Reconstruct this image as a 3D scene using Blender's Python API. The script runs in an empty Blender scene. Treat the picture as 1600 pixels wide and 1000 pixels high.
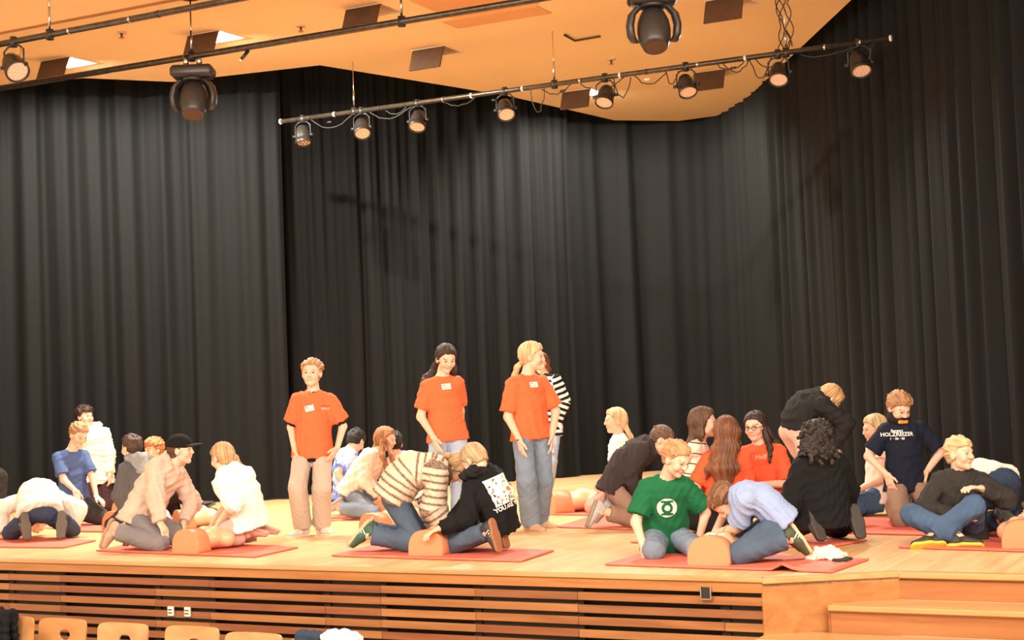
import bpy, bmesh, math, random
import numpy as np
from mathutils import Vector, Matrix
from mathutils.bvhtree import BVHTree
random.seed(7)
sc = bpy.context.scene
COL = sc.collection

# ---------------------------------------------------------------- camera
FPX = 2400.0
CAM_H = 1.2
PITCH = math.atan(116 / FPX)
ROLL = math.radians(2.2)
_F = np.array([0, math.cos(PITCH), math.sin(PITCH)])
_U0 = np.array([0, -math.sin(PITCH), math.cos(PITCH)])
_R0 = np.array([1.0, 0, 0])
_U = _U0 * math.cos(ROLL) + _R0 * math.sin(ROLL)
_R = _R0 * math.cos(ROLL) - _U0 * math.sin(ROLL)
CAM = np.array([0, 0, CAM_H])
cd = bpy.data.cameras.new('camera'); cam = bpy.data.objects.new('camera', cd); COL.objects.link(cam)
cd.sensor_width = 36; cd.lens = 36 * FPX / 1600; cd.clip_end = 200
m = Matrix.Identity(4)
for i in range(3):
    m[i][0] = _R[i]; m[i][1] = _U[i]; m[i][2] = -_F[i]; m[i][3] = CAM[i]
cam.matrix_world = m
sc.camera = cam

# ---------------------------------------------------------------- world, lamps, exposure
w = bpy.data.worlds.new('world'); sc.world = w; w.use_nodes = True
w.node_tree.nodes['Background'].inputs[0].default_value = (1.0, .74, .5, 1)
w.node_tree.nodes['Background'].inputs[1].default_value = 2.0
sc.view_settings.view_transform = 'Standard'; sc.view_settings.look = 'None'
sc.view_settings.gamma = 1; sc.view_settings.use_curve_mapping = False
sc.view_settings.exposure = 0.15

def spot(name, loc, target, power, color, angle=60, blend=.5, radius=.15):
    l = bpy.data.lights.new(name, 'SPOT'); o = bpy.data.objects.new(name, l); COL.objects.link(o)
    l.energy = power; l.color = color; l.spot_size = math.radians(angle); l.spot_blend = blend; l.shadow_soft_size = radius
    o.location = loc
    o.rotation_euler = (Vector(target) - Vector(loc)).to_track_quat('-Z', 'Y').to_euler()
    return o
# front-of-house stage lamps over the audience, throwing on to the platform
for _x, _y, _p, _tx in ((-4.6, 5.6, 1900, -2.6), (-1.4, 5.0, 1800, -.6), (1.9, 4.4, 1600, 1.2), (4.8, 4.6, 900, 2.8)):
    spot('front_lamp', (_x, _y, 4.75), (_tx, 13.2, .4), _p, (1, .93, .83), 125, 1.0, 1.4)

# ---------------------------------------------------------------- pixel helpers (1600 x 1000)
def ray(px, py):
    return _F + _R * ((px - 800) / FPX) + _U * ((500 - py) / FPX)
def at_d(px, py, d):
    r = ray(px, py); return CAM + r * (d / r[1])
def at_z(px, py, z=0.0):
    r = ray(px, py); return CAM + r * ((z - CAM_H) / r[2])
YAW = math.radians(27)
SU = np.array([math.cos(YAW), -math.sin(YAW), 0])     # along the stage front, to the right
SV = np.array([math.sin(YAW), math.cos(YAW), 0])      # into the stage

# ---------------------------------------------------------------- object helpers
def tag(o, label=None, cat=None, group=None, kind=None):
    if label: o['label'] = label
    if cat: o['category'] = cat
    if group: o['group'] = group
    if kind: o['kind'] = kind
    return o
def empty(name, loc=(0, 0, 0), label=None, cat=None, group=None):
    o = bpy.data.objects.new(name, None); COL.objects.link(o); o.location = loc; o.empty_display_size = .1
    return tag(o, label, cat, group)
def link(name, me, mats, parent=None):
    o = bpy.data.objects.new(name, me)
    if mats is not None:
        for mm in (mats if isinstance(mats, (list, tuple)) else [mats]):
            me.materials.append(mm)
    COL.objects.link(o)
    if parent is not None:
        o.parent = parent; o.matrix_parent_inverse = Matrix.Translation(-Vector(parent.location)) if parent.parent is None else Matrix.Identity(4)
        if parent.parent is not None:
            o.matrix_parent_inverse = Matrix.Translation(-Vector(parent.parent.location)) if parent.type == 'EMPTY' else Matrix.Identity(4)
    return o
def np_mesh(name, V, F, smooth=True):
    """V (n,3); F (m,3|4) int array."""
    me = bpy.data.meshes.new(name)
    V = np.ascontiguousarray(V, dtype=np.float32); F = np.ascontiguousarray(F, dtype=np.int32)
    k = F.shape[1]
    me.vertices.add(len(V)); me.vertices.foreach_set('co', V.ravel())
    me.loops.add(F.size); me.loops.foreach_set('vertex_index', F.ravel())
    me.polygons.add(len(F)); me.polygons.foreach_set('loop_start', np.arange(0, F.size, k, dtype=np.int32))
    me.polygons.foreach_set('loop_total', np.full(len(F), k, dtype=np.int32))
    me.update(calc_edges=True)
    if smooth: me.polygons.foreach_set('use_smooth', np.ones(len(F), dtype=bool))
    return me
def bm_mesh(name, bm, smooth=False):
    me = bpy.data.meshes.new(name); bm.normal_update(); bm.to_mesh(me); bm.free()
    if smooth:
        for p in me.polygons: p.use_smooth = True
    return me
def v3(a): return Vector((float(a[0]), float(a[1]), float(a[2])))
def add_box(bm, c, ax, ay, az, bevel=0.0):
    """box at centre c with half vectors ax, ay, az"""
    c, ax, ay, az = map(v3, (c, ax, ay, az))
    r = bmesh.ops.create_cube(bm, size=2)
    M = Matrix(((ax.x, ay.x, az.x, c.x), (ax.y, ay.y, az.y, c.y), (ax.z, ay.z, az.z, c.z), (0, 0, 0, 1)))
    bmesh.ops.transform(bm, matrix=M, verts=r['verts'])
    if bevel:
        es = list({e for v in r['verts'] for e in v.link_edges})
        bmesh.ops.bevel(bm, geom=es, offset=bevel, segments=1, affect='EDGES')
def box_obj(name, c, ax, ay, az, mat, parent=None, bevel=0.0):
    bm = bmesh.new(); add_box(bm, c, ax, ay, az, bevel)
    bmesh.ops.recalc_face_normals(bm, faces=bm.faces)
    return link(name, bm_mesh(name, bm), mat, parent)
def add_tube(bm, a, b, ra, rb=None, seg=16, caps=True):
    a, b = v3(a), v3(b); rb = ra if rb is None else rb
    d = b - a; L = d.length
    r = bmesh.ops.create_cone(bm, cap_ends=caps, segments=seg, radius1=ra, radius2=rb, depth=L)
    M = Matrix.Translation((a + b) / 2) @ d.to_track_quat('Z', 'Y').to_matrix().to_4x4()
    bmesh.ops.transform(bm, matrix=M, verts=r['verts'])
def tube_obj(name, a, b, r, mat, parent=None, seg=16, smooth=True, rb=None):
    bm = bmesh.new(); add_tube(bm, a, b, r, rb, seg)
    me = bm_mesh(name, bm)
    if smooth:
        for p in me.polygons: p.use_smooth = len(p.vertices) == 4
    return link(name, me, mat, parent)
def path_tube(name, pts, r, mat, parent=None, seg=6):
    """a cable or bent rod through pts"""
    P = [np.array(p, float) for p in pts]; V = []; F = []
    n = len(P)
    up = np.array([.3, .2, 1.0])
    for i in range(n):
        t = P[min(i + 1, n - 1)] - P[max(i - 1, 0)]; t /= np.linalg.norm(t) + 1e-9
        s = np.cross(t, up); s /= np.linalg.norm(s) + 1e-9; q = np.cross(s, t)
        for k in range(seg):
            a = 2 * math.pi * k / seg; V.append(P[i] + r * (math.cos(a) * s + math.sin(a) * q))
    for i in range(n - 1):
        for k in range(seg):
            k2 = (k + 1) % seg; F.append((i * seg + k, i * seg + k2, (i + 1) * seg + k2, (i + 1) * seg + k))
    return link(name, np_mesh(name, np.array(V), np.array(F)), mat, parent)
def poly_prism(name, pts, z0, z1, mat, parent=None):
    bm = bmesh.new()
    lo = [bm.verts.new((p[0], p[1], z0)) for p in pts]; hi = [bm.verts.new((p[0], p[1], z1)) for p in pts]
    bm.faces.new(lo[::-1]); bm.faces.new(hi); n = len(pts)
    for i in range(n): bm.faces.new((lo[i], lo[(i + 1) % n], hi[(i + 1) % n], hi[i]))
    bmesh.ops.recalc_face_normals(bm, faces=bm.faces)
    return link(name, bm_mesh(name, bm), mat, parent)

# ---------------------------------------------------------------- materials
def mat(name, color, rough=.6, metal=0.0, bump=0.0, bscale=40, var=0.0, vscale=6, emit=None, spec=.5):
    m = bpy.data.materials.new(name); m.use_nodes = True; nt = m.node_tree; N = nt.nodes; L = nt.links
    b = N['Principled BSDF']; b.inputs['Roughness'].default_value = rough; b.inputs['Metallic'].default_value = metal
    b.inputs['Specular IOR Level'].default_value = spec
    c = (*color, 1); b.inputs['Base Color'].default_value = c
    tc = N.new('ShaderNodeTexCoord')
    if var or not bump:
        n = N.new('ShaderNodeTexNoise'); n.inputs['Scale'].default_value = vscale; n.inputs['Detail'].default_value = 4
        L.new(tc.outputs['Object'], n.inputs['Vector'])
        r = N.new('ShaderNodeValToRGB'); v = var or .04
        r.color_ramp.elements[0].position = .3; r.color_ramp.elements[1].position = .7
        r.color_ramp.elements[0].color = tuple(x * (1 - v) for x in color) + (1,)
        r.color_ramp.elements[1].color = tuple(min(1, x * (1 + v)) for x in color) + (1,)
        L.new(n.outputs['Fac'], r.inputs['Fac']); L.new(r.outputs['Color'], b.inputs['Base Color'])
    if bump:
        n2 = N.new('ShaderNodeTexNoise'); n2.inputs['Scale'].default_value = bscale; n2.inputs['Detail'].default_value = 5
        L.new(tc.outputs['Object'], n2.inputs['Vector'])
        bp = N.new('ShaderNodeBump'); bp.inputs['Strength'].default_value = bump; bp.inputs['Distance'].default_value = .01
        L.new(n2.outputs['Fac'], bp.inputs['Height']); L.new(bp.outputs['Normal'], b.inputs['Normal'])
    if emit:
        b.inputs['Emission Color'].default_value = (*emit[0], 1); b.inputs['Emission Strength'].default_value = emit[1]
    return m
def wood(name, c1, c2, rough=.4, scale=(1, 1, 1), rot=0.0, plank=None, bump=.1):
    """grain runs along local X after rotating by rot about Z; plank=(length,width) adds boards' tone steps"""
    m = bpy.data.materials.new(name); m.use_nodes = True; nt = m.node_tree; N = nt.nodes; L = nt.links
    b = N['Principled BSDF']; b.inputs['Roughness'].default_value = rough
    tc = N.new('ShaderNodeTexCoord'); mp = N.new('ShaderNodeMapping'); mp.inputs['Rotation'].default_value = (0, 0, rot)
    L.new(tc.outputs['Object'], mp.inputs['Vector'])
    mp2 = N.new('ShaderNodeMapping'); mp2.inputs['Scale'].default_value = (1.2 * scale[0], 18 * scale[1], 18 * scale[2])
    L.new(mp.outputs[0], mp2.inputs['Vector'])
    n = N.new('ShaderNodeTexNoise'); n.inputs['Scale'].default_value = 1.0; n.inputs['Detail'].default_value = 6; n.inputs['Distortion'].default_value = .6
    L.new(mp2.outputs[0], n.inputs['Vector'])
    r = N.new('ShaderNodeValToRGB'); r.color_ramp.elements[0].position = .32; r.color_ramp.elements[1].position = .68
    r.color_ramp.elements[0].color = (*c1, 1); r.color_ramp.elements[1].color = (*c2, 1)
    L.new(n.outputs['Fac'], r.inputs['Fac'])
    out = r.outputs['Color']
    if plank:
        br = N.new('ShaderNodeTexBrick'); br.inputs['Scale'].default_value = 1
        br.inputs['Brick Width'].default_value = plank[0]; br.inputs['Row Height'].default_value = plank[1]
        br.inputs['Mortar Size'].default_value = .0025; br.inputs['Bias'].default_value = 0
        br.inputs['Color1'].default_value = (.82, .8, .78, 1); br.inputs['Color2'].default_value = (1, 1, 1, 1); br.inputs['Mortar'].default_value = (.45, .38, .3, 1)
        L.new(mp.outputs[0], br.inputs['Vector'])
        mx = N.new('ShaderNodeMix'); mx.data_type = 'RGBA'; mx.blend_type = 'MULTIPLY'; mx.inputs['Factor'].default_value = .75
        L.new(out, mx.inputs['A']); L.new(br.outputs['Color'], mx.inputs['B']); out = mx.outputs['Result']
    L.new(out, b.inputs['Base Color'])
    bp = N.new('ShaderNodeBump'); bp.inputs['Strength'].default_value = bump; bp.inputs['Distance'].default_value = .003
    L.new(n.outputs['Fac'], bp.inputs['Height']); L.new(bp.outputs['Normal'], b.inputs['Normal'])
    return m

M_FLOOR = wood('stage_boards', (.74, .42, .18), (.88, .57, .29), .38, rot=math.radians(-63), plank=(2.4, .14), bump=.05)
M_AUD = wood('hall_parquet', (.25, .12, .05), (.36, .18, .08), .4, rot=YAW, plank=(1.2, .1))
M_EDGE = wood('edge_board', (.36, .14, .04), (.48, .21, .065), .35, rot=YAW)
M_NOSE = wood('nosing_board', (.52, .26, .10), (.66, .36, .15), .3, rot=YAW)
M_SLATS = [wood('slat_wood_%s' % n, a, b_, .4, rot=YAW, bump=.2) for n, a, b_ in (
    ('red', (.20, .060, .022), (.31, .105, .036)), ('amber', (.26, .095, .03), (.38, .15, .048)),
    ('brown', (.21, .075, .028), (.30, .115, .04)), ('ochre', (.30, .12, .04), (.42, .18, .06)))]
M_STEP = wood('step_wood', (.33, .12, .04), (.44, .18, .06), .35, rot=YAW)
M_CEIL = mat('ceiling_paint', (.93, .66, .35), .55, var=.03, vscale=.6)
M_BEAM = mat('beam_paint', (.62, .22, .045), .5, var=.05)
M_DARK = mat('dark_void', (.012, .010, .009), .9)
M_GREY = mat('grey_felt', (.045, .038, .030), .9, bump=.3)
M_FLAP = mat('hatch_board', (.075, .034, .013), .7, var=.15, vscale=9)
M_BLACK = mat('black_metal', (.02, .018, .016), .35, var=.2)
M_PIPE = mat('dark_steel', (.09, .07, .05), .35, metal=.7, var=.3, vscale=20)
M_CHROME = mat('bright_steel', (.6, .58, .52), .25, metal=1)
M_CURT = mat('black_stage_cloth', (.0118, .0121, .0123), .85, bump=.35, bscale=90, spec=.12)
M_CURT_B = mat('black_stage_cloth_warm', (.0120, .0119, .0116), .85, bump=.35, bscale=90, spec=.12)
M_LENS = mat('lens_plate', (.75, .50, .36), .3)
M_LEDS = mat('led_glass', (.9, .62, .45), .15)
M_CABLE = mat('black_cable', (.02, .015, .012), .5)
M_WHITE = mat('white_plastic', (.8, .76, .7), .35)
M_CHAIR = wood('chair_ply', (.48, .22, .08), (.58, .30, .12), .3, scale=(1, .5, .5))
M_RED = mat('red_mat_foam', (.80, .17, .11), .55, bump=.25, bscale=120, var=.06)
M_PEACH = mat('peach_vinyl', (.66, .26, .125), .4, var=.03)
M_PEACHT = mat('pale_vinyl', (.80, .44, .26), .35, var=.03)

# ---------------------------------------------------------------- platform, steps, hall floor
Z_HALL = -1.02
FL = at_z(-260, 867); F0 = at_z(0, 874); F1 = at_z(1190, 905); F2 = at_z(1405, 894); 
STEPD = (F2 - F1)
def along(p, t): return p + SUF * t
SUF = (F1 - F0); SUF[2] = 0; SUF /= np.linalg.norm(SUF)           # measured run of the stage front
SVF = np.array([-SUF[1], SUF[0], 0])
LEFT = F0 - SUF * 5; RIGHT = F2 + SUF * 6
far = 17.0
def P2(p): return (p[0], p[1])
floor_poly = [P2(LEFT), P2(F1), P2(F2), P2(RIGHT), P2(RIGHT + SVF * far), P2(LEFT + SVF * far)]
o = poly_prism('floor', floor_poly, -.05, 0, M_FLOOR); tag(o, 'pale wooden stage floor', None, None, 'structure')
o = poly_prism('floor_hall', [P2(LEFT - SVF * 16), P2(RIGHT - SVF * 16), P2(RIGHT + SVF * 1), P2(LEFT + SVF * 1)], Z_HALL - .1, Z_HALL, M_AUD)
tag(o, 'parquet floor of the hall below the stage', None, None, 'structure')
# front wall: backing, grey felt panels, slats, top board, nosing
wf = empty('wall_front', tuple(F1)); wf['kind'] = 'structure'; wf['label'] = 'slatted wooden front of the stage'
def run_box(name, p0, p1, z0, z1, t0, t1, mat_, parent, bevel=.0):
    """board along the run p0->p1, from t0 to t1 in front (-) or behind (+) of it"""
    d = p1 - p0; L = np.linalg.norm(d); d = d / L; nrm = np.array([-d[1], d[0], 0])
    c = (p0 + p1) / 2 + nrm * (t0 + t1) / 2; c = np.array([c[0], c[1], (z0 + z1) / 2])
    return box_obj(name, c, d * L / 2, nrm * (t1 - t0) / 2, (0, 0, (z1 - z0) / 2), mat_, parent, bevel)
run_box('backing', LEFT, F1, Z_HALL, -.10, .10, .14, M_DARK, wf)
run_box('nosing', LEFT, F1 + SUF * .01, -.022, .006, -.02, .05, M_NOSE, wf, .005)
run_box('top_board', LEFT, F1, -.088, -.022, -.005, .03, M_EDGE, wf, .003)
LF = np.linalg.norm(F1 - LEFT)
# bays: grey felt behind alternate bays, slat joints at bay lines
bay = []
for px in (-260, -90, 12, 92, 240, 325, 505, 592, 740, 900, 1128, 1190):
    q = at_z(px, 874 + (px) * 31 / 1190, 0); bay.append(float(np.dot(q - LEFT, SUF)))
bay = [0.0] + [b for b in bay if b > .2]
bay[-1] = LF
for i in range(len(bay) - 1):
    if i % 2 == 0: continue
    run_box('felt_panel', LEFT + SUF * (bay[i]), LEFT + SUF * (bay[i + 1] - .02), Z_HALL + .02, -.1, .055, .09, M_GREY, wf)
rs = random.Random(3)
for row in range(11):
    zt = -.118 - row * .0805
    # each row is cut at every second or third bay line
    i = 0
    while i < len(bay) - 1:
        j = min(len(bay) - 1, i + rs.choice((1, 1, 2)))
        a = LEFT + SUF * (bay[i] + .0015); b_ = LEFT + SUF * (bay[j] - .0015)
        dz = rs.uniform(-.0015, .0015); dt = rs.uniform(0, .003)
        run_box('slat', a, b_, zt - .052 + dz, zt + dz, .005 + dt, .03 + dt, M_SLATS[rs.choice((0, 0, 1, 1, 2, 3))], wf, .003)
        i = j
for b_ in bay[1:-1]:
    run_box('batten', LEFT + SUF * (b_ - .03), LEFT + SUF * (b_ + .03), Z_HALL, -.1, .035, .055, M_DARK, wf)
# chamfered end of the platform
wc = empty('wall_front_corner', tuple(F1)); wc['kind'] = 'structure'; wc['label'] = 'plain wooden end panel where the stage front turns to the steps'
run_box('end_panel', F1, F2, Z_HALL, -.03, .0, .03, M_EDGE, wc, .002)
run_box('nosing', F1, F2, -.03, .006, -.02, .05, M_NOSE, wc, .005)
# steps
st = empty('step_flight', tuple(F2), 'orange-brown wooden stage steps right of the slatted front', 'steps')
rise = .17; tread = .32
for k in range(6):
    p0 = F2 - SVF * tread * k - SUF * (.36 * k); p1 = F2 + SUF * 5.5 - SVF * tread * k
    if k > 0:
        run_box('tread', p0, p1, -rise * k - .035, -rise * k, -.03, tread, M_NOSE, st, .006)
        run_box('tread_side', p0, p0 + SVF * tread + SUF * .36, Z_HALL, -rise * k - .036, 0, .02, M_STEP, st)
    else:
        run_box('tread', p0, p1, -.035, .004, -.03, .05, M_NOSE, st, .006)
    run_box('riser', p0 - SUF * (.06 if k == 0 else -.01), p1, -rise * (k + 1) , -rise * k - .036, 0, .02, M_STEP, st)

# sockets and cable box on the slatted front
for px, lab in ((266, 'white wall socket on the slats, left of the pair'), (292, 'white wall socket on the slats, right of the pair')):
    s0 = LEFT + SUF * float(np.dot(at_z(px, 874 + px * 31 / 1190) - LEFT, SUF)); s0 = s0 + np.array([0, 0, -.36]) - SVF * .008
    t = empty('wall_socket', tuple(s0), lab, 'socket', 'sockets on the slats')
    box_obj('plate', s0, SUF * .028, SVF * .009, (0, 0, .036), M_WHITE, t, .003)
    box_obj('socket_slot', s0 - SVF * .009 + np.array([0, 0, -.012]), SUF * .018, SVF * .003, (0, 0, .004), M_GREY, t)
    box_obj('socket_slot', s0 - SVF * .009 + np.array([0, 0, .012]), SUF * .018, SVF * .003, (0, 0, .004), M_GREY, t)
s0 = LEFT + SUF * float(np.dot(at_z(1103, 903) - LEFT, SUF)) + np.array([0, 0, -.093]) - SVF * .012
t = empty('connection_box', tuple(s0), 'small black box with a silver frame under the stage edge', 'box')
box_obj('lid', s0, SUF * .03, SVF * .010, (0, 0, .035), M_BLACK, t, .003)
bm = bmesh.new()
for sx in (-1, 1): add_box(bm, s0 + SUF * .033 * sx, SUF * .004, SVF * .014, (0, 0, .042))
add_box(bm, s0 - np.array([0, 0, .038]), SUF * .033, SVF * .014, (0, 0, .004))
link('frame', bm_mesh('frame', bm), M_CHROME, t)

# ---------------------------------------------------------------- ceiling
ZC = 5.1
outl = [at_z(x, y, ZC) for x, y in ((-330, 176), (0, 137), (130, 122), (270, 128), (500, 102), (790, 149), (960, 188), (1060, 189), (1120, 181), (1156, 164), (1330, 0))]
outr = outl[-1] + (outl[-1] - outl[-2]) * 1.3
slotB = at_z(60, 43, ZC); slotB2 = at_z(220, 0, ZC)
dS = SU
nearL = slotB - SU * 2.6; nearR = slotB + SU * 14
ceil_poly = [P2(nearL)] + [P2(p) for p in outl] + [P2(outr), P2(outr - SV * 1.2)]
# main ceiling: clipped to the near line through slotB
def side(p): return float(np.dot(np.array([p[0], p[1], 0]) - slotB * np.array([1, 1, 0]), SV))
pts = [np.array([p[0], p[1], 0]) for p in ceil_poly]
keep = [p for p in pts if side(p) > -1e-3]
a = outl[-1]; b_ = outr; ta = side(a); tb = side(b_); X = a + (b_ - a) * (ta / (ta - tb)) if ta * tb < 0 else b_
keep = [p for p in keep if side(p) > -1e-3]
poly = [P2(nearL)] + [P2(p) for p in outl] + [P2(X)]
o = poly_prism('ceiling', poly, ZC, ZC + .12, M_CEIL)
tag(o, 'orange painted stage ceiling with an angular back edge', None, None, 'structure'); CEIL = o
# near ceiling strip beyond the slot, and its fascia
gap = .62
g0 = nearL - SV * gap; g1 = slotB + SU * 12 - SV * gap
o = poly_prism('ceiling_front', [P2(g0), P2(g1), P2(g1 - SV * 9), P2(g0 - SV * 9)], ZC - .18, ZC, M_CEIL)
tag(o, 'orange ceiling strip nearer the hall', None, None, 'structure')
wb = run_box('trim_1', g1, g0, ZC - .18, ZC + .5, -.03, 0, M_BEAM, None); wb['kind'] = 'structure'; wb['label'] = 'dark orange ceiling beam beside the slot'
# slot stays open only at its left end; a board closes the rest, a little above the ceiling
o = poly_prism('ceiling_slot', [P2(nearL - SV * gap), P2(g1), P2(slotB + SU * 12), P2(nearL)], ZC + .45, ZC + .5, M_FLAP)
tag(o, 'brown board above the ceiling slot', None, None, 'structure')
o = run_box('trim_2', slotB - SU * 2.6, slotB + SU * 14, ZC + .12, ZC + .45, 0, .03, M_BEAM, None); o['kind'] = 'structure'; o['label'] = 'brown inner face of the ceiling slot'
# dark roof and walls behind the curtains; unseen roof added to block world light
rl = LEFT - SUF * 2; rr = RIGHT + SUF * 2
o = poly_prism('ceiling_blocker', [P2(rl - SVF * 12), P2(rr - SVF * 12), P2(rr + SVF * 18), P2(rl + SVF * 18)], 7.6, 7.7, M_DARK)
tag(o, 'dark roof above the stage', None, None, 'structure')

# ---------------------------------------------------------------- curtains
def smooth_path(pts, step=.02):
    P = np.array([p[:2] for p in pts], float)
    # Catmull-Rom
    out = []
    n = len(P)
    for i in range(n - 1):
        p0 = P[max(i - 1, 0)]; p1 = P[i]; p2 = P[i + 1]; p3 = P[min(i + 2, n - 1)]
        k = max(4, int(np.linalg.norm(p2 - p1) / step))
        for t in np.arange(k) / k:
            out.append(.5 * ((2 * p1) + (-p0 + p2) * t + (2 * p0 - 5 * p1 + 4 * p2 - p3) * t * t + (-p0 + 3 * p1 - 3 * p2 + p3) * t ** 3))
    out.append(P[-1]); return np.array(out)
def curtain(label, pts, seed, pitch, amp, material, ztop=6.2, fine=.35, drop=.012):
    C = smooth_path(pts); n = len(C); T = np.gradient(C, axis=0); T /= np.linalg.norm(T, axis=1)[:, None]
    Nn = np.stack([-T[:, 1], T[:, 0]], 1)
    s = np.concatenate([[0], np.cumsum(np.linalg.norm(np.diff(C, axis=0), axis=1))])
    rng = np.random.RandomState(seed)
    def noise1(x, wl):
        k = np.arange(int(x.max() / wl) + 4); v = rng.uniform(-1, 1, len(k)); i = np.floor(x / wl).astype(int); f = x / wl - i; f = f * f * (3 - 2 * f)
        return v[i] * (1 - f) + v[i + 1] * f
    rows = 22; Z = np.linspace(0, 1, rows) ** 1.1
    w1 = noise1(s, .55) * 1.5 + noise1(s, 1.7) * 2.2; w2 = noise1(s, .4) * 1.6; am = .62 + .42 * noise1(s, .6); am2 = .6 + .4 * noise1(s, .33)
    sway = noise1(s, .5); lowph = noise1(s, .8) * 1.3; off = noise1(s, .9) * .05
    V = np.zeros((rows, n, 3), np.float32)
    for r_, t in enumerate(Z):
        z = drop + t * (ztop - drop); top = z / ztop
        big = np.sin(2 * math.pi * s / pitch + w1 + lowph * (1 - top)); big = np.sign(big) * np.abs(big) ** .8
        small = np.sin(2 * math.pi * s / (pitch * fine) + w2)
        d = amp * (big * am * (1 - .25 * top) + small * am2 * (.12 + .22 * top)) + off * (1 - top)
        lat = .03 * sway * (1 - top) * np.sin(3 * (1 - top))
        V[r_, :, 0] = C[:, 0] + Nn[:, 0] * d + T[:, 0] * lat; V[r_, :, 1] = C[:, 1] + Nn[:, 1] * d + T[:, 1] * lat; V[r_, :, 2] = z
    idx = np.arange(rows * n).reshape(rows, n)
    F = np.stack([idx[:-1, :-1], idx[:-1, 1:], idx[1:, 1:], idx[1:, :-1]], -1).reshape(-1, 4)
    Vf = V.reshape(-1, 3)
    me = np_mesh('stage_curtain', Vf, F)
    o = link('stage_curtain', me, material); tag(o, label, 'curtain', 'black stage curtains')
    return o
def dp(px, d, ddy=0): return at_d(px, 620, d)
cl = [dp(-420, 17.6), dp(-120, 18.2), dp(100, 18.9), dp(260, 19.2), dp(405, 19.15), dp(452, 19.25)]
curtain('wide black curtain at the left, lit from above at its top', cl, 11, .46, .12, M_CURT, fine=.42)
cm = [dp(425, 19.9), dp(560, 20.2), dp(700, 20.9), dp(850, 21.6), dp(905, 21.75)]
curtain('black pleated curtain behind the standing helpers in orange', cm, 5, .36, .11, M_CURT, fine=.42)
cr = [dp(893, 22.1), dp(980, 22.45), dp(1060, 22.5), dp(1120, 22.35), dp(1165, 21.8)]
curtain('smooth black curtain in the curved corner right of the middle', cr, 8, .62, .09, M_CURT, fine=.45)
cf = [dp(1150, 22.0), dp(1200, 20.35), dp(1290, 17.95), dp(1400, 15.95), dp(1500, 14.3), dp(1620, 13.0), dp(1800, 11.5), dp(1950, 10.4)]
curtain('long black curtain running forward along the right side', cf, 21, .34, .10, M_CURT_B, fine=.42)
def wall_run(name, pts, lab, off=.5, mt=M_DARK):
    P = [p + np.array([0, off, 0]) for p in pts]
    bm = bmesh.new(); lo = []; hi = []
    for p in P:
        lo.append(bm.verts.new((p[0], p[1], -.1))); hi.append(bm.verts.new((p[0], p[1], 7.6)))
    for i in range(len(P) - 1): bm.faces.new((lo[i], lo[i + 1], hi[i + 1], hi[i]))
    r = bmesh.ops.extrude_face_region(bm, geom=list(bm.faces)); 
    bmesh.ops.translate(bm, vec=(0, .12, 0), verts=[g for g in r['geom'] if isinstance(g, bmesh.types.BMVert)])
    bmesh.ops.recalc_face_normals(bm, faces=bm.faces)
    o = link(name, bm_mesh(name, bm), mt); o['kind'] = 'structure'; o['label'] = lab
M_WALLW = wood('wall_panel_wood', (.16, .07, .03), (.24, .11, .045), .5, scale=(6, .2, .2))
wall_run('wall_back', [dp(-500, 18.6), dp(300, 20.2), dp(480, 20.8), dp(900, 22.9), dp(1100, 23.3)], 'wood panelled back wall behind the curtains', .35, M_WALLW)
wall_run('wall_right', [dp(1100, 23.3), dp(1200, 21.1), dp(1400, 16.8), dp(1620, 14), dp(1950, 11.2)], 'dark right wall behind the curtain', .5)
o = run_box('wall_left', LEFT + SUF * .3, LEFT + SUF * .3 + SVF * 14, -.1, 7.6, 0, .1, M_DARK, None); o['kind'] = 'structure'; o['label'] = 'dark left wall of the stage'

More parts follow.
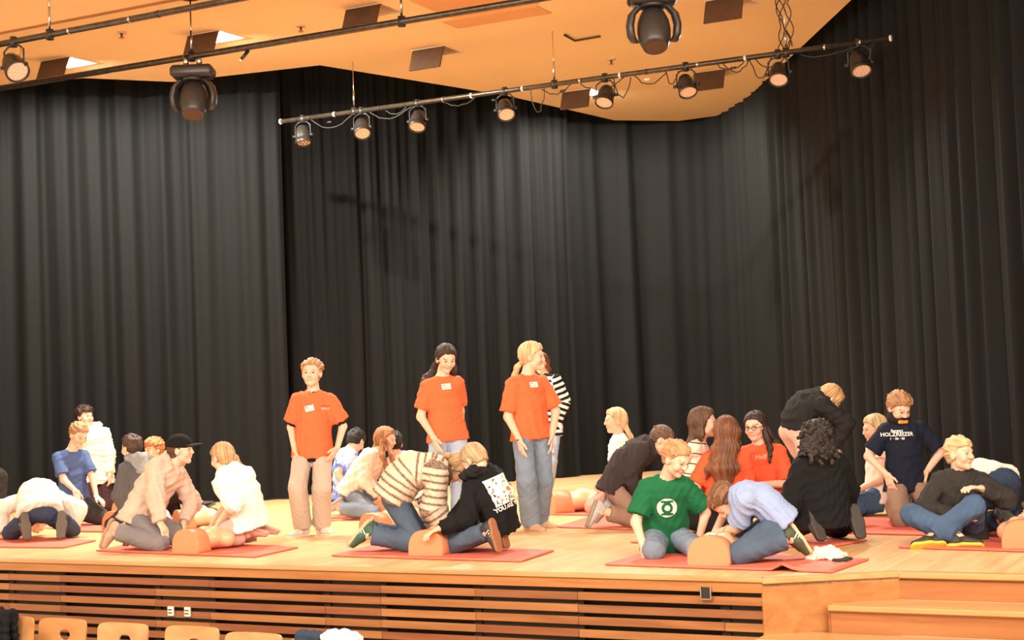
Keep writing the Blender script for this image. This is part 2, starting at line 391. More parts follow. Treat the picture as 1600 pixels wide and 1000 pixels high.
# ---------------------------------------------------------------- ceiling hatches with hanging boards
M_LAMP = mat('lamp_glass', (1, .95, .85), .3, emit=((1, .93, .8), 60))
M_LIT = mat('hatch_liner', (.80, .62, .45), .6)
hatches = [(66, 96, 'leftmost ceiling hatch, board hanging beside a bright lamp', 1), (295, 56, 'ceiling hatch with a bright lamp above the left moving head', 1),
           (542, 15, 'ceiling hatch whose board hangs behind the middle pipe', 0), (646, 79, 'unlit ceiling hatch left of the ceiling centre', 0),
           (880, 144, 'ceiling hatch with a lit lamp behind the row of spotlights', 1), (1086, 114, 'ceiling hatch with a pale lit rim near the right pipe end', 0),
           (1104, 2, 'ceiling hatch at the top edge, right of the second moving head', 0)]
cuts = []
for px, py, lab, lit in hatches:
    p = at_z(px, py, ZC); t = empty('ceiling_hatch', (p[0], p[1], ZC), lab, 'hatch', 'ceiling hatches')
    W = .40; D = .40
    c = p + SU * W / 2 + SV * D / 2
    cuts.append((p, W, D))
    # box above the opening
    bm = bmesh.new()
    for off, a_, b2 in ((SU * (W / 2 + .01), SU * .01, SV * D / 2), (-SU * (W / 2 + .01), SU * .01, SV * D / 2), (SV * (D / 2 + .01), SV * .01, SU * (W / 2 + .02)), (-SV * (D / 2 + .01), SV * .01, SU * (W / 2 + .02))):
        add_box(bm, c + off + np.array([0, 0, .16]), a_, b2, (0, 0, .165))
    add_box(bm, c + np.array([0, 0, .33]), SU * W / 2, SV * D / 2, (0, 0, .01))
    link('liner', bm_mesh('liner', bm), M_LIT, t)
    # hanging board, leaning to the hall
    dn = np.array([0, 0, -1]) * .93 - SV * .37; dn /= np.linalg.norm(dn)
    h = .26
    nn = np.cross(SU, dn)
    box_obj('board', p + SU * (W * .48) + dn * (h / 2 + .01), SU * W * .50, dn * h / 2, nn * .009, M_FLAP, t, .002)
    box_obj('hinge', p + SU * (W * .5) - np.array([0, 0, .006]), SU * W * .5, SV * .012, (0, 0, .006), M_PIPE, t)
    if lit:
        lp = c + SU * .08 + np.array([0, 0, .12])
        bm = bmesh.new(); bmesh.ops.create_uvsphere(bm, u_segments=16, v_segments=10, radius=.085)
        bmesh.ops.transform(bm, matrix=Matrix.Translation(v3(lp)), verts=bm.verts)
        link('bulb', bm_mesh('bulb', bm, True), M_LAMP, t)
        spot('hatch_lamp', tuple(lp - np.array([0, 0, .085])), tuple(lp + SV * 2.2 + np.array([0, 0, -3.4])), 1500, (1, .93, .80), 165, .5, .06)
# real openings in the ceiling
bm = bmesh.new()
for p, W, D in cuts:
    c = p + SU * W / 2 + SV * D / 2
    add_box(bm, c + np.array([0, 0, .06]), SU * W / 2, SV * D / 2, (0, 0, .2))
bmesh.ops.recalc_face_normals(bm, faces=bm.faces)
cutme = bm_mesh('cut', bm); cuto = bpy.data.objects.new('cut', cutme); COL.objects.link(cuto)
md = CEIL.modifiers.new('b', 'BOOLEAN'); md.object = cuto; md.operation = 'DIFFERENCE'; md.solver = 'EXACT'
dg = bpy.context.evaluated_depsgraph_get(); nm = bpy.data.meshes.new_from_object(CEIL.evaluated_get(dg))
CEIL.modifiers.clear(); CEIL.data = nm; bpy.data.objects.remove(cuto)
# slightly darker raised panels
for i, (px, py, w_, d_) in enumerate(((640, 0, 1.0, .85), (690, 33, 1.1, .35))):
    p = at_z(px, py, ZC) 
    o = box_obj('ceiling_panel', p + SU * w_ / 2 + SV * d_ / 2 - np.array([0, 0, .006]), SU * w_ / 2, SV * d_ / 2, (0, 0, .006), mat('panel_paint', (.74, .38, .15), .6), None)
    o['kind'] = 'structure'; o['label'] = 'darker square panel set in the orange ceiling'
# small fittings
for px, py, lab in ((190, 50, 'small red-brown sprinkler on the ceiling, left'), (470, 40, 'small sprinkler on the ceiling between two hatches'), (955, 92, 'small sprinkler on the ceiling above the row of spotlights')):
    p = at_z(px, py, ZC); t = empty('sprinkler', tuple(p), lab, 'sprinkler', 'ceiling sprinklers')
    tube_obj('rosette', p, p - np.array([0, 0, .015]), .05, M_LENS, t); tube_obj('nozzle', p - np.array([0, 0, .015]), p - np.array([0, 0, .06]), .012, M_PIPE, t)
    tube_obj('deflector', p - np.array([0, 0, .06]), p - np.array([0, 0, .066]), .028, mat('deflector_red', (.6, .15, .05), .5), t)
p = at_z(882, 52, ZC); q = at_z(898, 61, ZC); r_ = at_z(938, 54, ZC)
o = path_tube('ceiling_bracket', [p - (0, 0, .02), q - (0, 0, .02), r_ - (0, 0, .02)], .012, M_FLAP); tag(o, 'thin bent metal rod fixed to the orange ceiling', 'bracket')

# ---------------------------------------------------------------- lighting pipes
ZP = 4.52
def pipe(a, b, label, r=.027, ext=(0, 0), grp='lighting pipes under the ceiling'):
    d = (b - a) / np.linalg.norm(b - a); a = a - d * ext[0]; b = b + d * ext[1]
    t = empty('lighting_pipe', tuple((a + b) / 2), label, 'pipe', grp)
    tube_obj('tube', a, b, r, M_PIPE, t)
    for e, s_ in ((a, -1), (b, 1)): tube_obj('end_cap', e, e + d * s_ * .02, r * 1.15, M_WHITE, t)
    return t, a, b, d
p3, A3, B3, D3 = pipe(at_z(440, 190, ZP), at_z(1390, 60, ZP), 'long lighting pipe farthest back, carrying the row of eight spotlights')
p2, A2, B2, D2 = pipe(at_z(0, 138, ZP), at_z(800, 5, ZP), 'middle dark lighting pipe carrying the moving heads', .03, (2.5, 3.5))
p1, A1, B1, D1 = pipe(at_z(0, 69, ZP), at_z(362, 0, ZP), 'nearest lighting pipe crossing the top left corner', .028, (2, 3))
def on(A, D, px, z=ZP):
    """point of the pipe (A, D) seen at column px"""
    r = ray(px, 100); # intersect vertical plane of the ray with the pipe in plan
    n = np.array([r[1], -r[0]]); t = -np.dot(n, A[:2]) / np.dot(n, D[:2]); return A + D * t
def hanger(parent, p, top=ZC, r=.004, turn=True):
    tube_obj('hanger_wire', p, np.array([p[0], p[1], top]), r, M_CHROME, parent, 8)
    tube_obj('pipe_clamp', p - np.array([0, 0, .045]), p + np.array([0, 0, .045]), .035, M_BLACK, parent, 12)
    if turn: tube_obj('turnbuckle', p + np.array([0, 0, .06]), p + np.array([0, 0, .25]), .011, M_CHROME, parent, 8)
hanger(p3, on(A3, D3, 551)); hanger(p3, on(A3, D3, 865)); hanger(p3, on(A3, D3, 1229), 5.3)
hanger(p1, on(A1, D1, 79), 5.1, .01); hanger(p2, on(A2, D2, 630), 5.1, .010); hanger(p2, on(A2, D2, 300), 5.1, .008)
tube_obj('ceiling_rose', np.array([*on(A2, D2, 300)[:2], 5.1]), np.array([*on(A2, D2, 300)[:2], 5.07]), .085, M_FLAP, p2)
for px in (480, 520, 590, 690, 735, 815, 905, 968, 1010, 1090, 1165, 1290, 1345):
    q = on(A3, D3, px); tube_obj('tape_band', q - D3 * .012, q + D3 * .012, .030, random.choice((M_WHITE, M_BLACK, M_CHROME)), p3, 12)
for px in (110, 205, 250): 
    q = on(A1, D1, px); tube_obj('tape_band', q - D1 * .012, q + D1 * .012, .032, random.choice((M_CHROME, M_BLACK)), p1, 12)

def par(p, aim, label, size=1.0, lens=M_LENS, leds=True, pipe_r=.03):
    """LED spotlight hung under the pipe at p, aim: unit vector of the beam"""
    aim = np.array(aim, float); aim /= np.linalg.norm(aim)
    t = empty('stage_spotlight', tuple(p), label, 'spotlight', 'spotlights on the pipes')
    c = p - np.array([0, 0, .20 * size])
    sdir = D3
    # yoke
    R = .105 * size
    pts = [p - (0, 0, .03), p + sdir * R * .6 - (0, 0, .045), p + sdir * R - (0, 0, .08), c + sdir * R]
    path_tube('yoke_arm', pts, .008, M_BLACK, t, 8)
    pts = [p - (0, 0, .03), p - sdir * R * .6 - (0, 0, .045), p - sdir * R - (0, 0, .08), c - sdir * R]
    path_tube('yoke_arm', pts, .008, M_BLACK, t, 8)
    tube_obj('clamp', p - np.array([0, 0, .05]), p + np.array([0, 0, .04]), .032, M_BLACK, t, 12)
    for s_ in (-1, 1): tube_obj('knob', c + sdir * s_ * R * .9, c + sdir * s_ * (R + .035), .018, M_BLACK, t, 10)
    # can: back cap, ribbed body, rim
    prof = [(-.12, .0), (-.12, .045), (-.10, .066), (-.05, .078), (-.02, .086), (.03, .090), (.06, .092), (.065, .099), (.10, .099), (.105, .094), (.098, .086), (.092, .084)]
    bm = bmesh.new(); seg = 24; rings = []
    q = Vector(aim).to_track_quat('Z', 'Y').to_matrix(); xx = np.array(q.col[0]); yy = np.array(q.col[1])
    for h, r in prof:
        ring = []
        for k in range(seg):
            a_ = 2 * math.pi * k / seg; rr = r * size * (1 + (.05 if (k % 2 and -.06 < h < .05) else 0))
            ring.append(bm.verts.new(v3(c + aim * h * size + rr * (math.cos(a_) * xx + math.sin(a_) * yy))))
        rings.append(ring)
    for i in range(len(rings) - 1):
        for k in range(seg): bm.faces.new((rings[i][k], rings[i][(k + 1) % seg], rings[i + 1][(k + 1) % seg], rings[i + 1][k]))
    bmesh.ops.recalc_face_normals(bm, faces=bm.faces)
    link('housing', bm_mesh('housing', bm, True), M_BLACK, t)
    f0 = c + aim * .088 * size
    plate = tube_obj('lens_plate', f0 - aim * .01, f0, .086 * size, lens, t, 24)
    if leds:
        for ring_n, rr in ((1, 0), (6, .033), (12, .064)):
            for k in range(ring_n):
                a_ = 2 * math.pi * k / ring_n; q0 = f0 + size * rr * (math.cos(a_) * xx + math.sin(a_) * yy)
                tube_obj('led', q0, q0 + aim * .006, .0115 * size, M_LEDS, t, 8)
    path_tube('safety_cord', [p + sdir * .05, p + sdir * .09 - (0, 0, .09), p + sdir * .05 - (0, 0, .17), c + sdir * .02 + (0, 0, .05)], .0035, M_CABLE, t)
    return t
FW = -SV
def aimv(r_, f_, d_): return np.array([r_, -f_, -d_])
def unit0(a): a = np.array(a, float); return a / np.linalg.norm(a)
pars = [(470, aimv(.10, .25, 1), 1.0, 'leftmost spotlight of the back pipe, lens turned down', M_FLAP, True),
        (562, aimv(.12, .60, .8), 1.0, 'second spotlight of the back pipe, below the left hanger wire', M_LENS, True),
        (650, aimv(-.12, .5, .9), 1.0, 'third spotlight of the back pipe from the left', M_LENS, True),
        (787, aimv(.1, .65, .8), 1.0, 'spotlight in front of the curtain top where the ceiling edge meets the pipe', M_LENS, True),
        (944, aimv(-.25, .5, .9), 1.0, 'spotlight hanging beside the brightly lit ceiling hatch', M_LENS, False),
        (1071, aimv(.1, .5, .9), 1.0, 'spotlight in front of the pale rimmed ceiling hatch', M_LENS, False),
        (1216, aimv(-.15, .6, .9), 1.0, 'spotlight directly below the tangle of cables', M_LENS, False),
        (1343, aimv(.05, .55, .9), 1.05, 'rightmost spotlight near the free end of the back pipe', M_LENS, True)]
for px, am, sz, lab, ln, ld in pars:
    par(on(A3, D3, px), am, lab, sz, ln, ld)
    if px in (650, 944, 1216):
        q = on(A3, D3, px) - np.array([0, 0, .20]) + unit0(am) * .14; spot('pipe_lamp', tuple(q), tuple(q + unit0(am) * np.array([1, 1, 1.4])), 430, (1, .93, .82), 150, 1.0, .08)
par(on(A1, D1, 22) , aimv(.45, .55, .6), 'spotlight on the nearest pipe in the top left corner', 1.1, M_LENS, True)
# small clip lamp
q = on(A2, D2, 384); t = empty('clip_lamp', tuple(q), 'tiny black clip lamp under the middle pipe', 'lamp')
tube_obj('barrel', q + np.array([.03, -.0, -.03]), q + np.array([-.04, -.03, -.12]), .016, M_BLACK, t, 10)
tube_obj('lamp_front', q + np.array([-.04, -.03, -.12]), q + np.array([-.046, -.033, -.128]), .018, M_WHITE, t, 10)
tube_obj('clip', q + np.array([0, 0, -.05]), q + np.array([.02, 0, .02]), .008, M_BLACK, t, 8)

# moving heads
def moving_head(p, label, tilt):
    t = empty('moving_head', tuple(p), label, 'stage light', 'moving heads on the middle pipe')
    sd = _R0; fd = np.array([0, -1.0, 0])
    M_BODY = M_HEAD; t.scale = (.9, .9, .98)
    tube_obj('clamp', p + sd * .07 - np.array([0, 0, .07]), p + sd * .07 + np.array([0, 0, .04]), .03, M_CHROME, t, 12)
    tube_obj('clamp', p - sd * .07 - np.array([0, 0, .07]), p - sd * .07 + np.array([0, 0, .04]), .03, M_CHROME, t, 12)
    # base: rounded slab
    bm = bmesh.new(); add_box(bm, p - np.array([0, 0, .125]), sd * .225, fd * .13, (0, 0, .06), .03)
    bmesh.ops.bevel(bm, geom=[e for e in bm.edges], offset=.008, segments=1, affect='EDGES')
    link('base', bm_mesh('base', bm, True), M_BODY, t)
    tube_obj('turntable', p - np.array([0, 0, .18]), p - np.array([0, 0, .215]), .12, M_BLACK, t, 24)
    # yoke arms, drawn as fat bent shells
    for s_ in (-1, 1):
        bm = bmesh.new()
        prof = [(0.06, -.20, .04), (.14, -.215, .05), (.195, -.27, .055), (.215, -.36, .06), (.205, -.45, .058), (.175, -.50, .03)]
        rings = []
        for (x, z, hw) in prof:
            c = p + sd * s_ * x + np.array([0, 0, z])
            ring = []
            for k in range(12):
                a_ = 2 * math.pi * k / 12
                ring.append(bm.verts.new(v3(c + sd * .038 * math.cos(a_) * (1) + fd * hw * 1.3 * math.sin(a_) + np.array([0, 0, .02 * math.cos(a_) * s_ * 0]))))
            rings.append(ring)
        for i in range(len(rings) - 1):
            for k in range(12): bm.faces.new((rings[i][k], rings[i][(k + 1) % 12], rings[i + 1][(k + 1) % 12], rings[i + 1][k]))
        bm.faces.new(rings[0]); bm.faces.new(rings[-1][::-1])
        bmesh.ops.recalc_face_normals(bm, faces=bm.faces)
        link('yoke_arm', bm_mesh('yoke_arm', bm, True), M_BODY, t)
    # head: egg with flat lens
    aim = np.array([0, -math.sin(tilt), -math.cos(tilt)]); c = p + np.array([0, 0, -.41])
    q = Vector(aim).to_track_quat('Z', 'Y').to_matrix(); xx = np.array(q.col[0]); yy = np.array(q.col[1])
    bm = bmesh.new(); rings = []
    for h, r in [(-.20, .0), (-.195, .07), (-.16, .115), (-.08, .145), (.0, .152), (.08, .145), (.13, .125), (.16, .112), (.165, .10), (.155, .095)]:
        rings.append([bm.verts.new(v3(c + aim * h + r * (math.cos(2 * math.pi * k / 24) * xx + 1.0 * math.sin(2 * math.pi * k / 24) * yy))) for k in range(24)])
    for i in range(len(rings) - 1):
        for k in range(24): bm.faces.new((rings[i][k], rings[i][(k + 1) % 24], rings[i + 1][(k + 1) % 24], rings[i + 1][k]))
    bmesh.ops.remove_doubles(bm, verts=bm.verts, dist=.0005)
    bmesh.ops.recalc_face_normals(bm, faces=bm.faces)
    h_ = link('head', bm_mesh('head', bm, True), M_BODY, t)
    tube_obj('lens', c + aim * .15, c + aim * .158, .098, M_FLAP, h_, 24)
    return t
M_HEAD = mat('head_shell', (.035, .028, .024), .38, var=.1)
moving_head(on(A2, D2, 301) - np.array([0, 0, .03]), 'black moving head lamp under the middle pipe at the left', math.radians(25))
moving_head(on(A2, D2, 1024) - np.array([0, 0, .02]), 'black moving head lamp cut by the top edge of the picture', math.radians(25))

# cables looping along the back pipe
def sag(a, b, dep, n=9, jit=.01):
    return [a + (b - a) * (k / (n - 1)) - np.array([0, 0, dep * 4 * (k / (n - 1)) * (1 - k / (n - 1))]) + np.array([random.uniform(-jit, jit) for _ in range(3)]) for k in range(n)]
ct = empty('pipe_cables', tuple(A3), 'thin black cables looping under the back lighting pipe', 'cable')
for a_, b2, dep in ((484, 548, .12), (575, 640, .10), (600, 633, .06), (690, 740, .06), (826, 850, .25), (845, 890, .08), (905, 975, .1), (958, 985, .22), (990, 1040, .1), (1040, 1058, .14), (1130, 1170, .1), (1120, 1165, .06), (1172, 1204, .2), (1180, 1230, .1), (1250, 1330, .06), (1330, 1368, .18)):
    path_tube('cable', sag(on(A3, D3, a_) - (0, 0, .03), on(A3, D3, b2) - (0, 0, .03), dep), .006, M_CABLE, ct)
for px in (512, 770, 878, 1010, 1145):
    q = on(A3, D3, px) - np.array([0, .01, .085]); tube_obj('plug', q - D3 * .03, q + D3 * .03, .012, random.choice((M_WHITE, M_BLACK)), ct, 8)
tg = empty('cable_tangle', tuple(on(A3, D3, 1229)), 'tangled black cables hanging down to the back pipe at the right', 'cable')
q0 = on(A3, D3, 1229)
for k in range(5):
    pts_ = []
    for j in range(26):
        u = j / 25; rad = .03 + .05 * abs(math.sin(3.1 * u * math.pi + k)) * (1.5 if u > .6 else 1)
        pts_.append(q0 + np.array([rad * math.cos(7 * u + k * 1.7), rad * .6 * math.sin(6 * u + k), .05 + u * 1.0]))
    path_tube('cable', pts_, .006, M_CABLE, tg)

# ---------------------------------------------------------------- hall chairs in front of the stage
def chair(px, py, label, lean=0.0):
    d = 10.1 if px < 150 else 10.1 - (px - 100) * .0035
    top = at_d(px, py, d); ztop = top[2]; u = np.array([math.cos(YAW * 1.05), -math.sin(YAW * 1.05), 0]); v = np.array([-u[1], u[0], 0])
    base = np.array([top[0], top[1], Z_HALL]) 
    t = empty('hall_chair', tuple(base), label, 'chair', 'wooden hall chairs below the stage')
    # backrest: curved ply with an oval hole and rounded corners
    W, H, n = .212, .36, 20
    bm = bmesh.new()
    outer = []
    for k in range(48):
        a_ = 2 * math.pi * k / 48; ca, sa = math.cos(a_), math.sin(a_)
        e = .22; x = W * np.sign(ca) * abs(ca) ** e; y = H / 2 * np.sign(sa) * abs(sa) ** e; x *= (1 - .10 * (-y / H + .5)); outer.append((x, y))
    inner = [(.048 * math.cos(2 * math.pi * k / 48), .075 + .034 * math.sin(2 * math.pi * k / 48)) for k in range(48)]
    def P(x, y, s_): 
        bend = -.6 * x * x
        return v3(top + u * x + v * (bend + s_ * .006 + .10 * (y - H / 2)) + np.array([0, 0, y - H / 2]))
    rings = []
    for s_ in (1, -1): rings.append(([bm.verts.new(P(x, y, s_)) for x, y in outer], [bm.verts.new(P(x, y, s_)) for x, y in inner]))
    for (ro, ri) in rings:
        for k in range(48): bm.faces.new((ro[k], ro[(k + 1) % 48], ri[(k + 1) % 48], ri[k]))
    for j in (0, 1):
        for k in range(48): bm.faces.new((rings[0][j][k], rings[0][j][(k + 1) % 48], rings[1][j][(k + 1) % 48], rings[1][j][k]))
    bmesh.ops.recalc_face_normals(bm, faces=bm.faces)
    link('backrest', bm_mesh('backrest', bm), M_CHAIR, t)
    sc_ = base + v * .23 + np.array([0, 0, .44])
    box_obj('seat', sc_, u * .19, v * .2, (0, 0, .008), M_CHAIR, t, .004)
    for sx in (-1, 1):
        path_tube('back_leg', [base + u * sx * .18 - v * .06, base + u * sx * .17 + np.array([0, 0, .43]), base + u * sx * .15 + v * .0 + np.array([0, 0, .62])], .011, M_CHROME, t, 8)
        path_tube('front_leg', [base + u * sx * .18 + v * .42, base + u * sx * .17 + v * .40 + np.array([0, 0, .43])], .011, M_CHROME, t, 8)
    return t, top, u, v
chair(22, 962, 'wooden chair back at the lower left corner, half under the dark jacket')
chair(103, 966, 'wooden chair back, second from the left, with its oval hole showing')
chair(197, 973, 'wooden chair back between the one with the open hole and the one below the sockets')
chair(305, 978, 'wooden chair back directly below the two white sockets')
chair(401, 988, 'wooden chair back standing lowest, next to the clothes')
ch6, top6, u6, v6 = chair(505, 997, 'wooden chair covered by a navy and white jacket')
# ================================================================ implicit-surface modelling
class Field:
    def __init__(s): s.p = []
    def cone(s, a, b, ra, rb=None, k=.02, w=None, wk=1.0, fa=False, fb=False, op='u', tag_=0):
        """rounded cone a->b; w/wk widen it along w; fa/fb cut the end flat"""
        a = np.array(a, float); b = np.array(b, float); rb = ra if rb is None else rb
        ext = max(ra, rb) * max(1, wk) + .03
        s.p.append(('c', a, b, ra, rb, k, None if w is None else np.array(w, float), wk, fa, fb, op, np.minimum(a, b) - ext, np.maximum(a, b) + ext))
    def ell(s, c, M, r, k=.02, op='u'):
        """ellipsoid centre c, columns of M are its axes, radii r"""
        c = np.array(c, float); e = max(r) + .03
        s.p.append(('e', c, np.array(M, float), np.array(r, float), k, op, c - e, c + e))
    def cut(s, c, n, lo=None, hi=None):
        s.p.append(('p', np.array(c, float), np.array(n, float), np.array(lo if lo is not None else [-1e3] * 3, float), np.array(hi if hi is not None else [1e3] * 3, float)))
    def fn(s, f, lo, hi): s.p.append(('f', f, np.array(lo, float), np.array(hi, float)))
    def bounds(s):
        lo = np.min([q[-2] for q in s.p if q[0] in 'ce'], 0); hi = np.max([q[-1] for q in s.p if q[0] in 'ce'], 0); return lo, hi
    def eval(s, xs, ys, zs):
        D = np.full((len(xs), len(ys), len(zs)), .2, np.float32)
        for q in s.p:
            lo, hi = q[-2], q[-1]
            i0, i1 = np.searchsorted(xs, (lo[0], hi[0])); j0, j1 = np.searchsorted(ys, (lo[1], hi[1])); k0, k1 = np.searchsorted(zs, (lo[2], hi[2]))
            if i0 == i1 or j0 == j1 or k0 == k1: continue
            X = xs[i0:i1, None, None]; Y = ys[None, j0:j1, None]; Z = zs[None, None, k0:k1]
            O = D[i0:i1, j0:j1, k0:k1]
            if q[0] == 'c':
                _, a, b, ra, rb, k, w, wk, fa, fb, op, _, _ = q
                ba = b - a; L2 = float(ba @ ba) + 1e-9; L = math.sqrt(L2)
                px, py, pz = X - a[0], Y - a[1], Z - a[2]
                t = (px * ba[0] + py * ba[1] + pz * ba[2]) / L2; h = np.clip(t, 0, 1)
                qx, qy, qz = px - ba[0] * h, py - ba[1] * h, pz - ba[2] * h
                d2 = qx * qx + qy * qy + qz * qz
                if w is not None and wk != 1:
                    c = qx * w[0] + qy * w[1] + qz * w[2]; d2 = d2 - c * c * (1 - 1 / (wk * wk))
                d = np.sqrt(np.maximum(d2, 1e-12)) - (ra + (rb - ra) * h)
                if fa: d = np.maximum(d, -t * L)
                if fb: d = np.maximum(d, (t - 1) * L)
            elif q[0] == 'e':
                _, c, M, r, k, op, _, _ = q
                px, py, pz = X - c[0], Y - c[1], Z - c[2]
                u = [(px * M[0, i] + py * M[1, i] + pz * M[2, i]) / r[i] for i in range(3)]
                k0_ = np.sqrt(u[0] ** 2 + u[1] ** 2 + u[2] ** 2 + 1e-9)
                k1_ = np.sqrt((u[0] / r[0]) ** 2 + (u[1] / r[1]) ** 2 + (u[2] / r[2]) ** 2 + 1e-9)
                d = k0_ * (k0_ - 1) / k1_
            elif q[0] == 'p':
                _, c, n, _, _ = q
                d = (X - c[0]) * n[0] + (Y - c[1]) * n[1] + (Z - c[2]) * n[2]
                D[i0:i1, j0:j1, k0:k1] = np.maximum(O, d); continue
            else:
                D[i0:i1, j0:j1, k0:k1] = q[1](O, X, Y, Z); continue
            if op == 'u':
                h = np.maximum(k - np.abs(O - d), 0) / k
                D[i0:i1, j0:j1, k0:k1] = np.minimum(O, d) - h * h * k * .25
            else:
                h = np.maximum(k - np.abs(O + d), 0) / k
                D[i0:i1, j0:j1, k0:k1] = np.maximum(O, -d) + h * h * k * .25
        return D
def axis(lo, hi, hc, fine=(), hf=.006):
    out = []; x = lo
    while x < hi:
        out.append(x); x += hf if any(a <= x <= b for a, b in fine) else hc
    out.append(x); return np.array(out, np.float32)
def surfnet(D, xs, ys, zs):
    ins = D < 0
    c = ins[:-1, :-1, :-1].astype(np.int8)
    for a in (0, 1):
        for b in (0, 1):
            for e in (0, 1):
                if a + b + e: c = c + ins[a:a + D.shape[0] - 1, b:b + D.shape[1] - 1, e:e + D.shape[2] - 1]
    act = (c > 0) & (c < 8); I, J, K = np.nonzero(act); n = len(I)
    vid = np.full(act.shape, -1, np.int32); vid[I, J, K] = np.arange(n)
    P = np.zeros((n, 3)); cnt = np.zeros(n)
    crd = (xs, ys, zs); IJK = (I, J, K)
    for ax in range(3):
        o1, o2 = [x for x in range(3) if x != ax]
        for a in (0, 1):
            for b in (0, 1):
                id0 = [I, J, K]; id0[o1] = id0[o1] + a; id0[o2] = id0[o2] + b; id1 = list(id0); id1[ax] = id1[ax] + 1
                v0 = D[tuple(id0)]; v1 = D[tuple(id1)]; mk = (v0 < 0) != (v1 < 0); t = np.where(mk, v0 / (v0 - v1 + 1e-12), 0)
                for q in range(3):
                    p = crd[q][id0[q]] * (1 - t) + crd[q][id1[q]] * t; P[:, q] += np.where(mk, p, 0)
                cnt += mk
    P /= np.maximum(cnt, 1)[:, None]
    Fs = []
    for ax in range(3):
        o1, o2 = (ax + 1) % 3, (ax + 2) % 3
        sl0 = [slice(None)] * 3; sl1 = [slice(None)] * 3; sl0[ax] = slice(0, -1); sl1[ax] = slice(1, None)
        for x in (sl0, sl1): x[o1] = slice(1, -1); x[o2] = slice(1, -1)
        a0 = ins[tuple(sl0)]; a1 = ins[tuple(sl1)]
        for cond, flip in ((a0 & ~a1, False), (~a0 & a1, True)):
            idx = list(np.nonzero(cond)); idx[o1] = idx[o1] + 1; idx[o2] = idx[o2] + 1
            if len(idx[0]) == 0: continue
            def g(d1, d2):
                q = list(idx); q[o1] = q[o1] - d1; q[o2] = q[o2] - d2; return vid[tuple(q)]
            f = [g(1, 1), g(0, 1), g(0, 0), g(1, 0)]
            if flip: f = f[::-1]
            Fs.append(np.stack(f, -1))
    return P, np.concatenate(Fs)
def normals(P, F):
    a = P[F[:, 2]] - P[F[:, 0]]; b = P[F[:, 3]] - P[F[:, 1]]; fn = np.cross(a, b); N = np.zeros_like(P)
    for i in range(4): 
        for q in range(3): N[:, q] += np.bincount(F[:, i], fn[:, q], len(P))
    return N / (np.linalg.norm(N, axis=1)[:, None] + 1e-9)
def relax(P, F, it=1, f=.5):
    for _ in range(it):
        S = np.zeros_like(P); c = np.zeros(len(P))
        for i in range(4):
            for j in ((i + 1) % 4, (i + 3) % 4):
                for q in range(3): S[:, q] += np.bincount(F[:, i], P[F[:, j], q], len(P))
                c += np.bincount(F[:, i], minlength=len(P))
        P = P * (1 - f) + f * S / np.maximum(c, 1)[:, None]
    return P
def mesh_field(name, fld, h, fine=((), (), ()), hf=.006, folds=0.0, fs=1.0, seed=0, rel=0):
    lo, hi = fld.bounds(); 
    xs, ys, zs = (axis(lo[i] - .02, hi[i] + .02, h, fine[i], hf) for i in range(3))
    P, F = surfnet(fld.eval(xs, ys, zs), xs, ys, zs)
    if rel: P = relax(P, F, rel)
    if folds:
        N = normals(P, F); r = np.random.RandomState(seed); acc = np.zeros(len(P))
        for a, wl in ((1, .16), (.7, .09), (.4, .05)):
            k = r.normal(size=3); k /= np.linalg.norm(k); k2 = r.normal(size=3); k2 /= np.linalg.norm(k2)
            ph = (P @ k) * 2 * math.pi / (wl * fs) + 1.6 * np.sin((P @ k2) * 2 * math.pi / (wl * 2.3 * fs) + r.rand() * 6)
            acc += a * (1 - np.abs(np.sin(ph)) * 2 + .3)
        P = P + N * (acc * folds)[:, None]
    return P, F

# ---------------------------------------------------------------- cloth, skin, hair materials
_mc = {}
def cloth(color, rough=.85, bump=.25, bs=70, var=.05):
    key = ('c', color, bump)
    if key not in _mc: _mc[key] = mat('cloth', color, rough, bump=bump, bscale=bs, var=var, vscale=5, spec=.2)
    return _mc[key]
def denim(color):
    key = ('d', color)
    if key not in _mc: _mc[key] = mat('denim', color, .8, bump=.3, bscale=130, var=.22, vscale=3.5, spec=.2)
    return _mc[key]
def stripes(base, dark, period, duty, jitter=.0, soft=False):
    m = mat('striped_knit', base, .9, bump=.3, bscale=90, spec=.2); nt = m.node_tree; N = nt.nodes; L = nt.links; b = N['Principled BSDF']
    at = N.new('ShaderNodeAttribute'); at.attribute_name = 'band'
    nz = N.new('ShaderNodeTexNoise'); nz.inputs['Scale'].default_value = 60; tc = N.new('ShaderNodeTexCoord'); L.new(tc.outputs['Object'], nz.inputs['Vector'])
    ma = N.new('ShaderNodeMath'); ma.operation = 'MULTIPLY_ADD'; L.new(nz.outputs['Fac'], ma.inputs[0]); ma.inputs[1].default_value = jitter; L.new(at.outputs['Fac'], ma.inputs[2])
    mo = N.new('ShaderNodeMath'); mo.operation = 'DIVIDE'; mo.inputs[1].default_value = period; L.new(ma.outputs[0], mo.inputs[0])
    fr = N.new('ShaderNodeMath'); fr.operation = 'FRACT'; L.new(mo.outputs[0], fr.inputs[0])
    r = N.new('ShaderNodeValToRGB'); L.new(fr.outputs[0], r.inputs['Fac'])
    e = r.color_ramp.elements; e[0].position = 0; e[0].color = (*dark, 1); e[1].position = duty; e[1].color = (*base, 1)
    r.color_ramp.interpolation = 'CONSTANT' if not soft else 'LINEAR'
    if soft:
        e2 = r.color_ramp.elements.new(duty * .5); e2.color = (*dark, 1); e[0].color = (*base, 1); e3 = r.color_ramp.elements.new(0.999); e3.color = (*base, 1)
    L.new(r.outputs['Color'], b.inputs['Base Color']); return m
